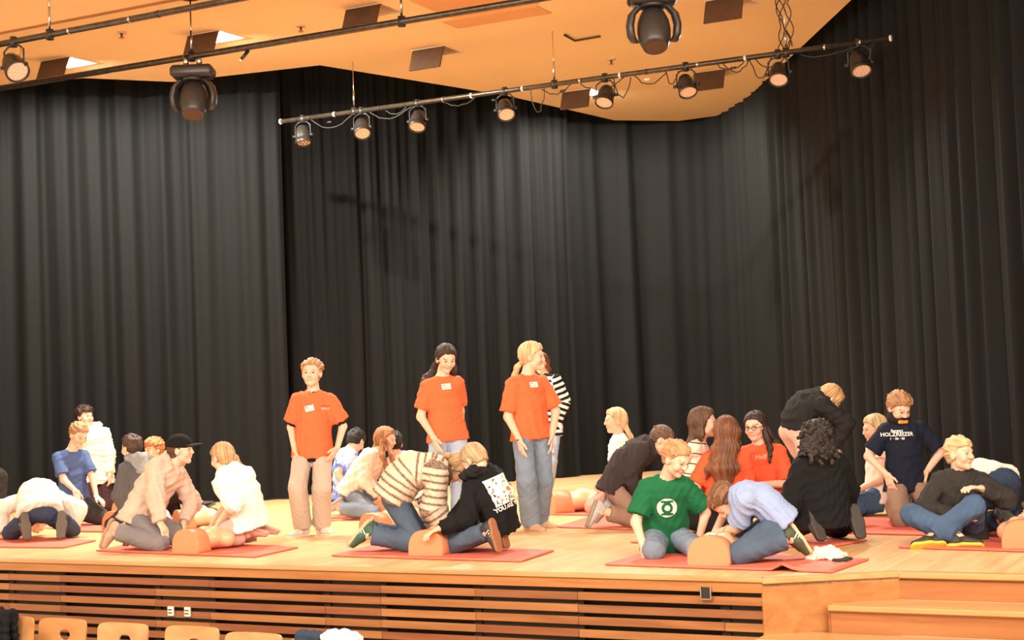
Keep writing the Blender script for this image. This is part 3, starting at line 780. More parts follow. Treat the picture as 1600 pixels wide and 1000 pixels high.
def tie_dye():
    m = mat('dyed_cloth', (.8, .8, .85), .9); nt = m.node_tree; N = nt.nodes; L = nt.links; b = N['Principled BSDF']
    nz = N.new('ShaderNodeTexNoise'); nz.inputs['Scale'].default_value = 5; nz.inputs['Distortion'].default_value = 1.5; tc = N.new('ShaderNodeTexCoord'); L.new(tc.outputs['Object'], nz.inputs['Vector'])
    r = N.new('ShaderNodeValToRGB'); e = r.color_ramp.elements; e[0].position = .42; e[0].color = (.12, .22, .75, 1); e[1].position = .58; e[1].color = (.85, .80, .82, 1)
    L.new(nz.outputs['Fac'], r.inputs['Fac']); L.new(r.outputs['Color'], b.inputs['Base Color']); return m
def skin_mat():
    m = bpy.data.materials.new('skin'); m.use_nodes = True; N = m.node_tree.nodes; b = N['Principled BSDF']
    at = N.new('ShaderNodeAttribute'); at.attribute_name = 'tone'; m.node_tree.links.new(at.outputs['Color'], b.inputs['Base Color'])
    b.inputs['Roughness'].default_value = .5; b.inputs['Subsurface Weight'].default_value = .0; b.inputs['Specular IOR Level'].default_value = .35
    return m
M_SKIN = skin_mat()
def hair_mat(color, lite=1.7):
    key = ('h', color)
    if key in _mc: return _mc[key]
    m = bpy.data.materials.new('hair'); m.use_nodes = True; N = m.node_tree.nodes; L = m.node_tree.links; b = N['Principled BSDF']
    b.inputs['Roughness'].default_value = .58
    at = N.new('ShaderNodeAttribute'); at.attribute_name = 'strand'
    n = N.new('ShaderNodeTexNoise'); n.inputs['Scale'].default_value = 1.0; n.inputs['Detail'].default_value = 3
    L.new(at.outputs['Vector'], n.inputs['Vector'])
    r = N.new('ShaderNodeValToRGB'); r.color_ramp.elements[0].position = .35; r.color_ramp.elements[1].position = .65
    r.color_ramp.elements[0].color = tuple(c * .55 for c in color) + (1,); r.color_ramp.elements[1].color = tuple(min(1, c * 1.35) for c in color) + (1,)
    L.new(n.outputs['Fac'], r.inputs['Fac']); L.new(r.outputs['Color'], b.inputs['Base Color'])
    bp = N.new('ShaderNodeBump'); bp.inputs['Strength'].default_value = .8; bp.inputs['Distance'].default_value = .012
    L.new(n.outputs['Fac'], bp.inputs['Height']); L.new(bp.outputs['Normal'], b.inputs['Normal'])
    _mc[key] = m; return m
M_EYEW = mat('eye_white', (.62, .56, .52), .3); M_IRIS = mat('eye_iris', (.05, .035, .025), .15)
def sole_mats(up, sole): 
    k = ('s', up, sole)
    if k not in _mc: _mc[k] = (mat('shoe_upper', up, .6, bump=.15, bscale=80), mat('shoe_sole', sole, .6))
    return _mc[k]

# ---------------------------------------------------------------- shoe template (local: +Y toe, +Z up, origin at the ankle)
def _shoe_meshes():
    E = np.eye(3); f = Field()
    f.cone((0, -.035, -.035), (0, .06, -.045), .038, .036, k=.03); f.cone((0, .06, -.045), (0, .155, -.058), .036, .024, k=.03, w=(1, 0, 0), wk=1.5)
    f.cone((0, -.02, -.03), (0, -.012, .025), .042, .044, k=.02, fb=True)
    f.cone((0, -.012, .0), (0, -.012, .05), .032, .032, k=.004, op='s', w=(0, 1, 0), wk=1.15)
    f.cut((0, 0, -.068), (0, 0, -1))
    P, F = mesh_field('shoe', f, .009); up = np_mesh('shoe', P, F)
    f = Field(); f.cone((0, -.045, -.078), (0, .05, -.078), .040, .036, k=.03); f.cone((0, .05, -.078), (0, .158, -.078), .036, .030, k=.03, w=(1, 0, 0), wk=1.38)
    f.cut((0, 0, -.064), (0, 0, 1)); f.cut((0, 0, -.090), (0, 0, -1))
    P, F = mesh_field('sole', f, .009); so = np_mesh('sole', P, F)
    bm = bmesh.new()
    for sx in (-1, 1):
        for k in range(3): add_box(bm, (sx * .040, .012 + k * .022, -.042), (.004, 0, 0), (0, .004, .0), (-.006 * sx, .009, .022))
    st_ = bm_mesh('side_stripes', bm)
    bm = bmesh.new()
    for k in range(5): add_box(bm, (0, .035 + k * .017, -.010 - k * .0065), (.022, 0, 0), (0, .003, 0), (0, 0, .003))
    la = bm_mesh('laces', bm); return up, so, st_, la
SHOE, SOLE, SSTR, LACE = _shoe_meshes()
def reparent(o, parent): 
    o.parent = parent
def place_shoe(root, ankle, toe, up, mats, g=1.0, stripe=None, lace=(.7, .68, .62)):
    toe = toe / np.linalg.norm(toe); up = up - toe * (up @ toe); up /= np.linalg.norm(up); x = np.cross(toe, up)
    M = Matrix(((x[0], toe[0], up[0], ankle[0]), (x[1], toe[1], up[1], ankle[1]), (x[2], toe[2], up[2], ankle[2]), (0, 0, 0, 1))) @ Matrix.Scale(g, 4)
    um = SHOE.copy(); um.materials.append(mats[0]); o = bpy.data.objects.new('shoe', um); COL.objects.link(o)
    o.parent = root; o.matrix_local = Matrix.Translation(-root.location) @ M
    for nm_, me, mt in (('sole', SOLE, mats[1]), ('side_stripes', SSTR, stripe), ('laces', LACE, lace)):
        if mt is None: continue
        if isinstance(mt, tuple): mt = cloth(mt)
        me = me.copy(); me.materials.append(mt); q = bpy.data.objects.new(nm_, me); COL.objects.link(q); q.parent = o
    return o

def unit(v): v = np.array(v, float); return v / (np.linalg.norm(v) + 1e-9)
def hdir(a): a = math.radians(a); return np.array([math.sin(a), -math.cos(a), 0])
Z3 = np.array([0, 0, 1.0])
def ik(a, t, l1, l2, pole):
    v = t - a; L = np.linalg.norm(v); d = v / (L + 1e-9); L = min(max(L, abs(l1 - l2) + .02), .995 * (l1 + l2))
    x = (l1 * l1 - l2 * l2 + L * L) / (2 * L); h = math.sqrt(max(l1 * l1 - x * x, 0)); p = pole - d * (pole @ d); p = unit(p)
    return a + d * x + p * h, a + d * L

SKIN = (.80, .50, .36)
def person(label, at, H=1.55, pel=None, neck=None, head=None, face=(0, 0, 0), chest=None, hips=None, bow=0.0,
           arms=None, legs=None, skin=SKIN, hair=None, hairc=(.3, .15, .06), top=None, pants=None, shoes=None, sc_w=1.0, extras=None,
           name='person', hh=None, cutp=None):
    """at: floor pixel that fixes the depth; pel, neck, head: (px, py, depth offset); arms/legs per side 'L','R'."""
    A = at_z(at[0], at[1], 0); d0 = A[1]; g = H / 1.6
    def W(p): return at_d(p[0], p[1], d0 + (p[2] if len(p) > 2 else 0))
    root = empty(name, (A[0], A[1], 0), label, 'person')
    T0 = -np.array(root.location)
    pe, ne, he = W(pel), W(neck), W(head)
    chest = face[0] if chest is None else chest; hips = chest if hips is None else hips
    spine = unit(ne - pe)
    leftc = np.cross(Z3, hdir(chest)); leftc = unit(leftc - spine * (leftc @ spine)) if abs(leftc @ spine) < .95 else leftc
    front = np.cross(leftc, spine); front = unit(front)
    lefth = np.cross(Z3, hdir(hips)); hf = hdir(hips)
    mid = (pe + ne) / 2 - front * bow
    mid1 = pe * .5 + mid * .5 - front * bow * .22; ch = ne * .62 + mid * .38 - front * bow * .12
    shw = .138 * g * sc_w
    sp2 = unit(ne - ch)
    S = {'L': ne + leftc * shw - sp2 * .050 * g, 'R': ne - leftc * shw - sp2 * .050 * g}
    LU, LA, LT, LS = .268 * g, .235 * g, .39 * g, .385 * g
    # ---- arms
    AR = {}
    for sd in 'LR':
        sg = 1 if sd == 'L' else -1; a = dict((arms or {}).get(sd, {}))
        if 'h' in a: tgt = W(a['h'])
        else: tgt = S[sd] + np.array([0, 0, -.42 * g]) + leftc * sg * .08 + front * .05
        tgt = np.array(tgt); tgt[2] = max(tgt[2], .03)
        pole = np.array(a['pole'], float) if 'pole' in a else (-front * .9 + leftc * sg * .12 - Z3 * .1)
        el, wr = ik(S[sd], tgt, LU, LA, pole)
        if wr[2] < .03: wr[2] = .03
        dr = unit(wr - el)
        n = np.array(a['n'], float) if 'n' in a else -leftc * sg + front * .1
        if 'd' in a: dr = unit(np.array(a['d'], float))
        n = unit(n - dr * (n @ dr)); AR[sd] = (S[sd], el, wr, dr, n, a.get('curl', .35), sg)
    # ---- legs
    LG = {}
    for sd in 'LR':
        sg = 1 if sd == 'L' else -1; l = dict((legs or {}).get(sd, {})); hp = pe + lefth * sg * .085 * g + (0, 0, -.02)
        if 'ankle' in l:                                   # free leg: ankle by pixel, knee by pole
            an = W(l['ankle']); an[2] = max(an[2], .075)
            pole = np.array(l['pole'], float) if 'pole' in l else hf * 1.0
            kn, an = ik(hp, an, LT, LS, pole)
            toe = hdir(l.get('toe', hips)); up = Z3.copy()
            if 'toev' in l: toe = np.array(l['toev'], float)
            if 'up' in l: up = np.array(l['up'], float)
        else:                                              # kneeling leg
            kz = .07; dz = hp[2] - kz; hd = math.sqrt(max(LT * LT - dz * dz, 0.0004)); kd = hdir(l.get('k', hips))
            kn = hp + kd * hd; kn[2] = hp[2] - (dz if LT > dz else LT)
            if kn[2] > kz + .01: kn[2] = kz
            s_ = hdir(l.get('s', l.get('k', hips) + 180)); phi = math.radians(l.get('phi', 60))
            an = kn + s_ * LS * .97; an[2] = .06 + math.sin(phi) * .13
            toe = s_ * math.cos(phi) - Z3 * math.sin(phi); up = -(Z3 * math.cos(phi) + s_ * math.sin(phi))
            if 'roll' in l:
                rr = math.radians(l['roll']); up = up * math.cos(rr) + np.cross(toe, up) * math.sin(rr)
        LG[sd] = (hp, kn, an, toe, up)
    # ---- head frame
    yw, pt, rl = [math.radians(x) for x in (list(face) + [0, 0])[:3]]
    fy = np.array([math.sin(yw) * math.cos(pt), -math.cos(yw) * math.cos(pt), math.sin(pt)]); fl = np.cross(Z3, hdir(face[0]))
    fz = unit(np.cross(fy, fl)); fl = fl * math.cos(rl) + fz * math.sin(rl); fz = unit(np.cross(fy, fl))
    hs = (hh or .235) / .225 * (.93 + .07 * g)
    HM = np.stack([fl, fy, fz], 1) * hs                      # columns: left, forward, up
    def HP(x, y, z): return he + HM @ np.array([x, y, z])
    E = np.stack([fl, fy, fz], 1)
    # ---- body
    f = Field(); b = f
    f.cone(pe - spine * .02, mid1, .088 * g, .078 * g, k=.04, w=lefth, wk=1.35); f.cone(mid1, mid, .078 * g, .080 * g, k=.04, w=leftc, wk=1.35)
    f.cone(mid, ch, .080 * g, .086 * g, k=.04, w=leftc, wk=1.35); f.cone(ch, ne - sp2 * .05, .084 * g, .045 * g, k=.04, w=leftc, wk=1.35)
    f.cone(S['L'] - leftc * .01, S['R'] + leftc * .01, .042 * g, k=.04); f.cone(ne - sp2 * .015, ne - sp2 * .06, .05 * g, .05 * g, k=.05, w=leftc, wk=1.6)
    nb = HP(0, -.022, -.06); f.cone(ne - sp2 * .02, nb, .056 * g, .050 * hs, k=.03)
    for sd in 'LR':
        a, el, wr, dr, n, curl, sg = AR[sd]
        f.cone(a, el, .045 * g, .036 * g, k=.03); f.cone(el, wr, .037 * g, .024 * g, k=.02)
        hp, kn, an, toe, up = LG[sd]
        f.cone(hp, kn, .073 * g, .050 * g, k=.04); f.cone(kn, kn * .6 + an * .4, .052 * g, .052 * g, k=.02); f.cone(kn * .6 + an * .4, an, .052 * g, .034 * g, k=.03)
        tu = unit(toe); f.cone(an - unit(up) * .02, an + tu * .10 - unit(up) * .045, .032 * g, .022 * g, k=.03)
        # hand
        s = np.cross(dr, n) * (-sg)                          # towards the thumb
        q = g * 1.02
        f.cone(wr, wr + dr * .075 * q, .016 * q, .013 * q, k=.012, w=s, wk=2.4)
        for i, (o_, ln) in enumerate(((.030, .066), (.011, .076), (-.009, .070), (-.028, .054))):
            r_ = .0088 * q; p0 = wr + dr * .078 * q + s * o_ * q; sp = s * (o_ * .25)
            c1 = curl * .7 + .06 * i; d1 = unit(dr * math.cos(c1) + n * math.sin(c1) + sp); d2 = unit(dr * math.cos(c1 * 2.2) + n * math.sin(c1 * 2.2) + sp)
            p1 = p0 + d1 * ln * .52 * q; p2 = p1 + d2 * ln * .48 * q; f.cone(p0 - dr * .012, p1, r_ * 1.05, r_, k=.006); f.cone(p1, p2, r_, r_ * .85, k=.004)
        t0 = wr + dr * .022 * q + s * .026 * q; t1 = t0 + unit(dr * .75 + s * .75 + n * .2) * .040 * q; t2 = t1 + unit(dr * .95 + s * .25 + n * .3) * .034 * q
        f.cone(t0, t1, .013 * q, .0105 * q, k=.01); f.cone(t1, t2, .0105 * q, .0085 * q, k=.005)
    # head
    f.ell(HP(0, -.012, .036), E, np.array([.073, .091, .080]) * hs, k=.02)
    f.cone(HP(0, .022, .0), HP(0, .038, -.072), .060 * hs, .034 * hs, k=.03, w=fl, wk=1.08)
    f.cone(HP(.032, .02, -.06), HP(-.032, .02, -.06), .026 * hs, k=.03)
    f.cone(HP(0, .058, -.088), HP(0, .060, -.090), .018 * hs, k=.02)
    f.cone(HP(-.028, .078, .022), HP(.028, .078, .022), .010 * hs, k=.016)
    for sg in (-1, 1):
        f.cone(HP(sg * .031, .096, .004), HP(sg * .034, .094, .004), .0125 * hs, k=.012, op='s')
        f.cone(HP(sg * .040, .062, -.026), HP(sg * .042, .060, -.030), .020 * hs, k=.03)
        f.ell(HP(sg * .077, -.006, -.006), np.stack([unit(fl + fy * .35 * sg), unit(fy - fl * .35 * sg), fz], 1), np.array([.010, .020, .031]) * hs, k=.008)
    f.cone(HP(0, .085, .016), HP(0, .100, -.022), .0070 * hs, .0100 * hs, k=.012); f.cone(HP(-.011, .090, -.025), HP(.011, .090, -.025), .0080 * hs, k=.010)
    f.cone(HP(-.015, .079, -.049), HP(.015, .079, -.049), .0065 * hs, k=.010); f.cone(HP(-.011, .078, -.059), HP(.011, .078, -.059), .0070 * hs, k=.010)
    f.cone(HP(-.020, .088, -.0535), HP(.020, .088, -.0535), .003 * hs, k=.004, op='s')
    fine = [[], [], []]
    for i in range(3):
        fine[i].append((he[i] - .13, he[i] + .13))
        for sd in 'LR': 
            c = AR[sd][2] + AR[sd][3] * .08; fine[i].append((c[i] - .10, c[i] + .10))
    P, F = mesh_field('body', f, .013, fine, .0056)
    # skin tones
    col = np.tile(np.array([*skin, 1.0], np.float32), (len(P), 1))
    Q = (P - he) @ np.linalg.inv(HM).T
    lips = (np.abs(Q[:, 0]) < .021) & (Q[:, 1] > .068) & (Q[:, 2] < -.0465) & (Q[:, 2] > -.0625)
    col[lips, :3] = np.array(skin) * (.90, .62, .60)
    brow = (np.abs(np.abs(Q[:, 0]) - .033) < .019) & (Q[:, 1] > .05) & (np.abs(Q[:, 2] - .0275) < .0042)
    col[brow, :3] = np.array(hairc) * .45 + np.array(skin) * .28
    lash = (np.abs(np.abs(Q[:, 0]) - .031) < .016) & (Q[:, 1] > .055) & (np.abs(Q[:, 2] - .009) < .004); col[lash, :3] = np.array(skin) * .45
    chk = np.exp(-((np.abs(Q[:, 0]) - .042) ** 2 + (Q[:, 2] + .02) ** 2) / .0005) * (Q[:, 1] > .02)
    col[:, 1] -= .07 * chk; col[:, 2] -= .06 * chk
    me = np_mesh('body', P + T0, F); ca = me.color_attributes.new('tone', 'FLOAT_COLOR', 'POINT'); ca.data.foreach_set('color', col.ravel())
    me.materials.append(M_SKIN); bo = bpy.data.objects.new('body', me); COL.objects.link(bo); bo.parent = root
    def put(nm_, P, F, mt, smooth=True, par_=None, attr=None):
        me = np_mesh(nm_, P + T0, F, smooth); me.materials.append(mt)
        if attr is not None:
            k, arr = attr
            if arr.ndim == 1: a_ = me.attributes.new(k, 'FLOAT', 'POINT'); a_.data.foreach_set('value', arr.astype(np.float32))
            else: a_ = me.attributes.new(k, 'FLOAT_VECTOR', 'POINT'); a_.data.foreach_set('vector', arr.astype(np.float32).ravel())
        o = bpy.data.objects.new(nm_, me); COL.objects.link(o); o.parent = par_ or root; return o
    # eyes
    for sg in (-1, 1):
        bm = bmesh.new(); bmesh.ops.create_uvsphere(bm, u_segments=12, v_segments=8, radius=.0118 * hs)
        M = Matrix.Translation(v3(HP(sg * .031, .0700, .004) + T0)) @ Vector(fy).to_track_quat('Z', 'Y').to_matrix().to_4x4()
        me = bpy.data.meshes.new('eye'); 
        for fc in bm.faces:
            cz = fc.calc_center_median().normalized().z; fc.material_index = 1 if cz > .72 else 0; fc.smooth = True
        bmesh.ops.transform(bm, matrix=M, verts=bm.verts); bm.to_mesh(me); bm.free(); me.materials.append(M_EYEW); me.materials.append(M_IRIS)
        o = bpy.data.objects.new('eye', me); COL.objects.link(o); o.parent = root
    # ---- trousers
    if pants:
        pm, fit = pants[0], pants[1]; ab = pants[2] if len(pants) > 2 else 1.0
        f = Field(); e = .014 + .012 * fit
        f.cone(pe - spine * .02, pe + spine * .09 * g, .096 * g, .092 * g, k=.03, w=lefth, wk=1.36, fb=True)
        for sd in 'LR':
            hp, kn, an, toe, up = LG[sd]; an2 = kn + (an - kn) * ab
            f.cone(hp, kn, .078 * g + e * .4, .056 * g + e * .85, k=.03); f.cone(kn, an2 - unit(an - kn) * (.015 if ab == 1 else 0), .058 * g + e, (.046 + .018 * fit) * g + e * .5, k=.015, fb=True)
        if cutp is not None: f.cut(pe - spine * cutp, spine)
        P, F = mesh_field('trousers', f, .0115, folds=.0026, fs=1.15, seed=int(abs(at[0])))
        P[:, 2] = np.maximum(P[:, 2], .012)
        put('trousers', P, F, pm)
    # ---- top
    ret = dict(root=root, put=put, HP=HP, HM=HM, he=he, hs=hs, ne=ne, pe=pe, ch=ch, mid=mid, S=S, AR=AR, LG=LG, left=leftc, front=front, spine=spine, sp2=sp2, g=g, W=W, T0=T0, fl=fl, fy=fy, fz=fz, E=E, lefth=lefth, hf=hf)
    def hood_shape(f):
        c0 = ne - front * .026 + sp2 * .040
        pts = [c0 + leftc * .072 * g + front * .085 - sp2 * .045, c0 + leftc * .082 * g - front * .01 + sp2 * .012, c0 - front * .084 * g + sp2 * .012, c0 - leftc * .082 * g - front * .01 + sp2 * .012, c0 - leftc * .072 * g + front * .085 - sp2 * .045]
        for i in range(4): f.cone(pts[i], pts[i + 1], .042 if i in (1, 2) else .028, .042 if i in (0, 1) else .028, k=.02)
        f.cone(pts[0], c0 + front * .10 - sp2 * .07, .024, .022, k=.02); f.cone(pts[4], c0 + front * .10 - sp2 * .07, .024, .022, k=.02)
        f.cone(c0 - front * .065 * g - sp2 * .02, c0 - front * .090 * g - sp2 * .14 * g, .044, .032, k=.03, w=leftc, wk=2.1)
    ret['hood_shape'] = hood_shape
    def garment(nm_, mt, e, slv, hem, slr=0.0, folds=.003, hood=False, flare=1.0, seedo=0, collar=0.0, cuffs=False, belly=0.0):
        f = Field()
        segs = []
        h0 = pe - spine * hem
        f.cone(h0, mid1, .106 * g * flare + e, .084 * g + e + belly, k=.03, w=unit(lefth * .5 + leftc * .5), wk=1.62 - .15 * min(1, e / .04), fa=True); segs.append((h0, mid1, 0))
        f.cone(mid1, mid, .086 * g + e + belly, .088 * g + e, k=.03, w=leftc, wk=1.36); segs.append((mid1, mid, 0))
        f.cone(mid, ch, .088 * g + e, .090 * g + e, k=.03, w=leftc, wk=1.34); segs.append((mid, ch, 0)); 
        f.cone(ch, ne - sp2 * .05, .088 * g + e, .050 * g + e * .6, k=.03, w=leftc, wk=1.34); segs.append((ch, ne, 0))
        f.cone(S['L'] - leftc * .01, S['R'] + leftc * .01, .044 * g + e * .6, k=.04); f.cone(ne - sp2 * .03, ne - sp2 * .07, .052 * g + e * .5, k=.05, w=leftc, wk=1.6)
        if slv > 0:
            for sd in 'LR':
                a, el, wr = AR[sd][:3]
                if slv <= 1:
                    t = a + (el - a) * slv; f.cone(a, t, .046 * g + e * .6 + slr * .15, .046 * g + e * .6 + slr * .7, k=.025, fb=True)
                else:
                    t = el + (wr - el) * (slv - 1)
                    f.cone(a, el, .046 * g + e * .6, .038 * g + e * .7 + slr, k=.03); f.cone(el, t, .038 * g + e * .7 + slr, .030 * g + e * .5 + slr * .6, k=.02, fb=True)
                
                if slv > .3: segs.append((a, el, 7.0)); segs.append((el, wr, 7.0 + LU))
        if collar: f.cone(ne - sp2 * .03, ne + (nb - ne) * collar, .058 * g + e * .6, .060 * g + e * .2, k=.015, fb=True)
        if hood: hood_shape(f)
        P, F = mesh_field(nm_, f, .0105, folds=folds, seed=int(abs(at[0])) + seedo)
        # band coordinate along the nearest bone
        best = np.full(len(P), 9.0); band = np.zeros(len(P)); acc = 0
        offs = []
        run = 0
        for a, b_, o_ in segs:
            ba = b_ - a; L = np.linalg.norm(ba); h = np.clip(((P - a) @ ba) / L ** 2, -.2, 1.1); hc = np.clip(h, 0, 1); dd = np.linalg.norm(P - a - hc[:, None] * ba, axis=1)
            if o_ == 0: dd = dd - .05; base = run; run += L
            else: base = o_
            mk = dd < best; best[mk] = dd[mk]; band[mk] = (base + h * L)[mk]
        P[:, 2] = np.maximum(P[:, 2], .014)
        o = put(nm_, P, F, mt, attr=('band', band)); 
        ret.setdefault('gar', []).append((P, F, o)); return o
    ret['garment'] = garment
    if top:
        for tp in (top if isinstance(top, list) else [top]): garment(**tp)
    # ---- shoes
    if shoes:
        for sd in 'LR':
            hp, kn, an, toe, up = LG[sd]; place_shoe(root, an, toe, up, sole_mats(shoes[0], shoes[1]), g * (shoes[3] if len(shoes) > 3 else 1.0), shoes[2] if len(shoes) > 2 else None)
    # ---- hair
    if hair:
        kind = hair if isinstance(hair, str) else hair[0]; opt = {} if isinstance(hair, str) else hair[1]
        f = Field(); vol = opt.get('vol', .012)
        f.ell(HP(0, -.016, .040), E, (np.array([.074, .092, .080]) + vol) * hs, k=.01)
        f.cone(HP(0, -.055, .0), HP(0, -.052, -.035), .058 * hs + vol * .5, .048 * hs + vol * .3, k=.02, w=fl, wk=1.12)
        HI = np.linalg.inv(HM)
        hl = opt.get('line', .070); sbk = opt.get('back', -.06)
        def facecut(O, X, Y, Z):
            x, y, z = X - he[0], Y - he[1], Z - he[2]
            qx = HI[0, 0] * x + HI[0, 1] * y + HI[0, 2] * z; qy = HI[1, 0] * x + HI[1, 1] * y + HI[1, 2] * z; qz = HI[2, 0] * x + HI[2, 1] * y + HI[2, 2] * z
            t = np.clip((qy + .030) / .085, 0, 1); t = t * t * (3 - 2 * t)
            gl = sbk + (hl - sbk) * t - np.where(np.abs(qx) > .05, .012 * t, 0) + .004 * np.sin(qx * 160 + qy * 90)
            return np.maximum(O, (gl - qz) * .8 * hs)
        lo, hi = he - .2, he + .2; f.fn(facecut, lo, hi)
        if kind == 'short' or kind == 'fringe':
            r = np.random.RandomState(int(abs(at[0])))
            for i in range(int(opt.get('tufts', 16) * 2.2)):     # tufts swept to the front
                th = r.uniform(-1.35, 1.35); ph = r.uniform(-1.5, .95)      # across, front-back
                dx, dy, dz = math.sin(th), math.cos(th) * math.sin(ph), math.cos(th) * math.cos(ph)
                if dz < .05: continue
                bx = np.array([0, -.016, .040]) + np.array([.074 + vol, .092 + vol, .080 + vol]) * (dx, dy, dz) * .97
                tp = bx + np.array([opt.get('sweep', 0) + r.uniform(-.014, .014), .020 + r.uniform(-.01, .012), -.006 - .01 * abs(dx)]) + np.array([dx, dy, dz]) * r.uniform(.002, .010)
                f.cone(HP(*bx), HP(*tp), .013 * hs, .005 * hs, k=.006)
            if kind == 'fringe':
                for i in range(7):
                    x = -.052 + i * .0175; f.cone(HP(x, .048, .098 - 8 * x * x), HP(x + opt.get('sweep', 0) * .6, .078 - 5 * x * x, .050 - opt.get('fr', 0) + r.uniform(-.006, .006)), .016 * hs, .009 * hs, k=.008)
        if kind in ('long', 'pony', 'bun', 'curly'):
            for sg in (-1, 1):                               # parted front
                f.cone(HP(sg * .010, .058, .102), HP(sg * .064, .034, .050), .010 * hs, .010 * hs, k=.02)
                f.cone(HP(sg * .064, .034, .050), HP(sg * .072, -.0, .0), .010 * hs, .011 * hs, k=.02)
        if kind == 'long':
            ln = opt.get('len', .38); wd = opt.get('w', 1.0)
            fall = opt.get('fall'); bk = -fy * np.array([1, 1, 0]); bk = unit(bk) if np.linalg.norm(bk) > .2 else -front
            p0 = HP(0, -.062, .0)
            if fall: pts = [p0] + [W(q) for q in fall]
            else: pts = [p0, p0 + bk * .03 - Z3 * .12, p0 + bk * .035 - Z3 * ln * .7, p0 + bk * .03 - Z3 * ln]
            for i in range(len(pts) - 1):
                f.cone(pts[i], pts[i + 1], (.036 if i else .05), (.034 if i < len(pts) - 2 else .020), k=.05, w=fl, wk=(2.0 if i else 1.5) * wd)
            for lock in opt.get('locks', []):
                q = [HP(*lock[0])] + [W(x) for x in lock[1:]]
                for i in range(len(q) - 1): f.cone(q[i], q[i + 1], .026 if i else .022, .026 if i < len(q) - 2 else .012, k=.02)
            if opt.get('sides', True):
                for sg in (-1, 1):
                    f.cone(HP(sg * .066, -.01, .03), HP(sg * .078, -.025, -.09), .022, .026, k=.03)
                    f.cone(HP(sg * .078, -.025, -.09), HP(sg * .07, -.03, -.09) - Z3 * opt.get('side', .12), .026, .014, k=.03)
        if kind == 'pony':
            q = [HP(*opt.get('root', (0, -.105, .03)))] + [W(x) for x in opt['fall']]
            f.cone(q[0], q[0] + (q[1] - q[0]) * .15, .020, .022, k=.01)
            for i in range(len(q) - 1): f.cone(q[i], q[i + 1], .024 if i else .018, .024 if i < len(q) - 2 else .010, k=.015)
        if kind == 'bun': f.cone(HP(*opt.get('root', (0, -.11, .04))), HP(0, -.13, .03), .034, .03, k=.01)
        if kind == 'curly':
            r = np.random.RandomState(4)
            for i in range(150):
                th = r.uniform(0, 2 * math.pi); zz = r.uniform(-.19, .12); ra = .093 + r.uniform(-.006, .02) if zz > -.02 else .095 + (-zz) * .22
                if zz > .05: ra *= math.sqrt(max(0.05, 1 - ((zz - .03) / .11) ** 2))
                x, y = ra * math.sin(th), -ra * math.cos(th) - .02
                if y > .045 and zz < .06: continue
                f.cone(HP(x, y, zz), HP(x * 1.08 + r.uniform(-.02, .02), y * 1.05 + r.uniform(-.02, .02), zz - .02), .017, .015, k=.008)
            f.cone(HP(0, -.03, -.02), HP(0, -.05, -.12), .085, .08, k=.02, w=fl, wk=1.25)
        P, F = mesh_field('hair', f, .0062 if kind in ('short', 'fringe') else .0075)
        Qh = (P - he) @ HI.T; N = normals(P, F)
        th = np.arctan2(Qh[:, 0], -Qh[:, 1] - .02) if kind in ('long', 'pony', 'bun') else np.arctan2(Qh[:, 0], Qh[:, 2] + .03)
        amp = dict(short=.0026, fringe=.0018, curly=.004).get(kind, .0034)
        P = P + N * (amp * np.sin(th * 30 + 3 * np.sin(Qh[:, 2] * 24 + Qh[:, 1] * 17)) + amp * .6 * np.sin(th * 71 + 2 * np.sin(Qh[:, 2] * 41)))[:, None]
        sv = np.stack([th * 7, Qh[:, 2] * (5 if kind != 'curly' else 50), Qh[:, 1] * (4 if kind != 'curly' else 50)], 1)
        ho = put('hair', P, F, hair_mat(hairc), attr=('strand', sv)); ret['hair'] = ho
        if kind == 'pony': tube = f
    if extras: extras(ret)
    return ret
# ---------------------------------------------------------------- flat prints laid on cloth
def decal(R, polys, centre, normal, up, mt, name_, gi=0, off=.0035, parent=None):
    """polys: list of 2D polygons (u,v in metres); projected on garment gi along -normal"""
    P, F, o = R['gar'][gi]; bvh = BVHTree.FromPolygons([tuple(p) for p in P], [tuple(int(i) for i in q) for q in F])
    n = unit(normal); u_ = unit(up - n * (np.array(up) @ n)); r_ = np.cross(u_, n); c = np.array(centre)
    bm = bmesh.new()
    for pl in polys:
        vs = [bm.verts.new((x, y, 0)) for x, y in pl]
        try: bm.faces.new(vs)
        except ValueError: pass
    bmesh.ops.triangulate(bm, faces=bm.faces)
    for _ in range(4):
        es = [e for e in bm.edges if e.calc_length() > .018]
        if not es: break
        bmesh.ops.subdivide_edges(bm, edges=es, cuts=1); bmesh.ops.triangulate(bm, faces=[f_ for f_ in bm.faces if len(f_.verts) > 3])
    for v in bm.verts:
        s = c + r_ * v.co.x + u_ * v.co.y + n * .25
        hit, nn, _, _ = bvh.ray_cast(v3(s), v3(-n), .6)
        q = np.array(hit) if hit else c + r_ * v.co.x + u_ * v.co.y
        v.co = v3(q + n * off + R['T0'])
    for f_ in bm.faces: f_.smooth = True
    o2 = link(name_, bm_mesh(name_, bm, True), mt); o2.parent = parent or o; return o2
def text_polys(txt, size, bold=.0, extr=0):
    cu = bpy.data.curves.new('t', 'FONT'); cu.body = txt; cu.size = size; cu.align_x = 'CENTER'; cu.align_y = 'CENTER'; cu.offset = bold; cu.resolution_u = 2
    o = bpy.data.objects.new('t', cu); COL.objects.link(o); dg = bpy.context.evaluated_depsgraph_get(); dg.update()
    me = bpy.data.meshes.new_from_object(o.evaluated_get(dg)); pl = [[(me.vertices[i].co.x, me.vertices[i].co.y) for i in p.vertices] for p in me.polygons]
    bpy.data.objects.remove(o); bpy.data.curves.remove(cu); return pl
def rect(x0, y0, x1, y1): return [(x0, y0), (x1, y0), (x1, y1), (x0, y1)]
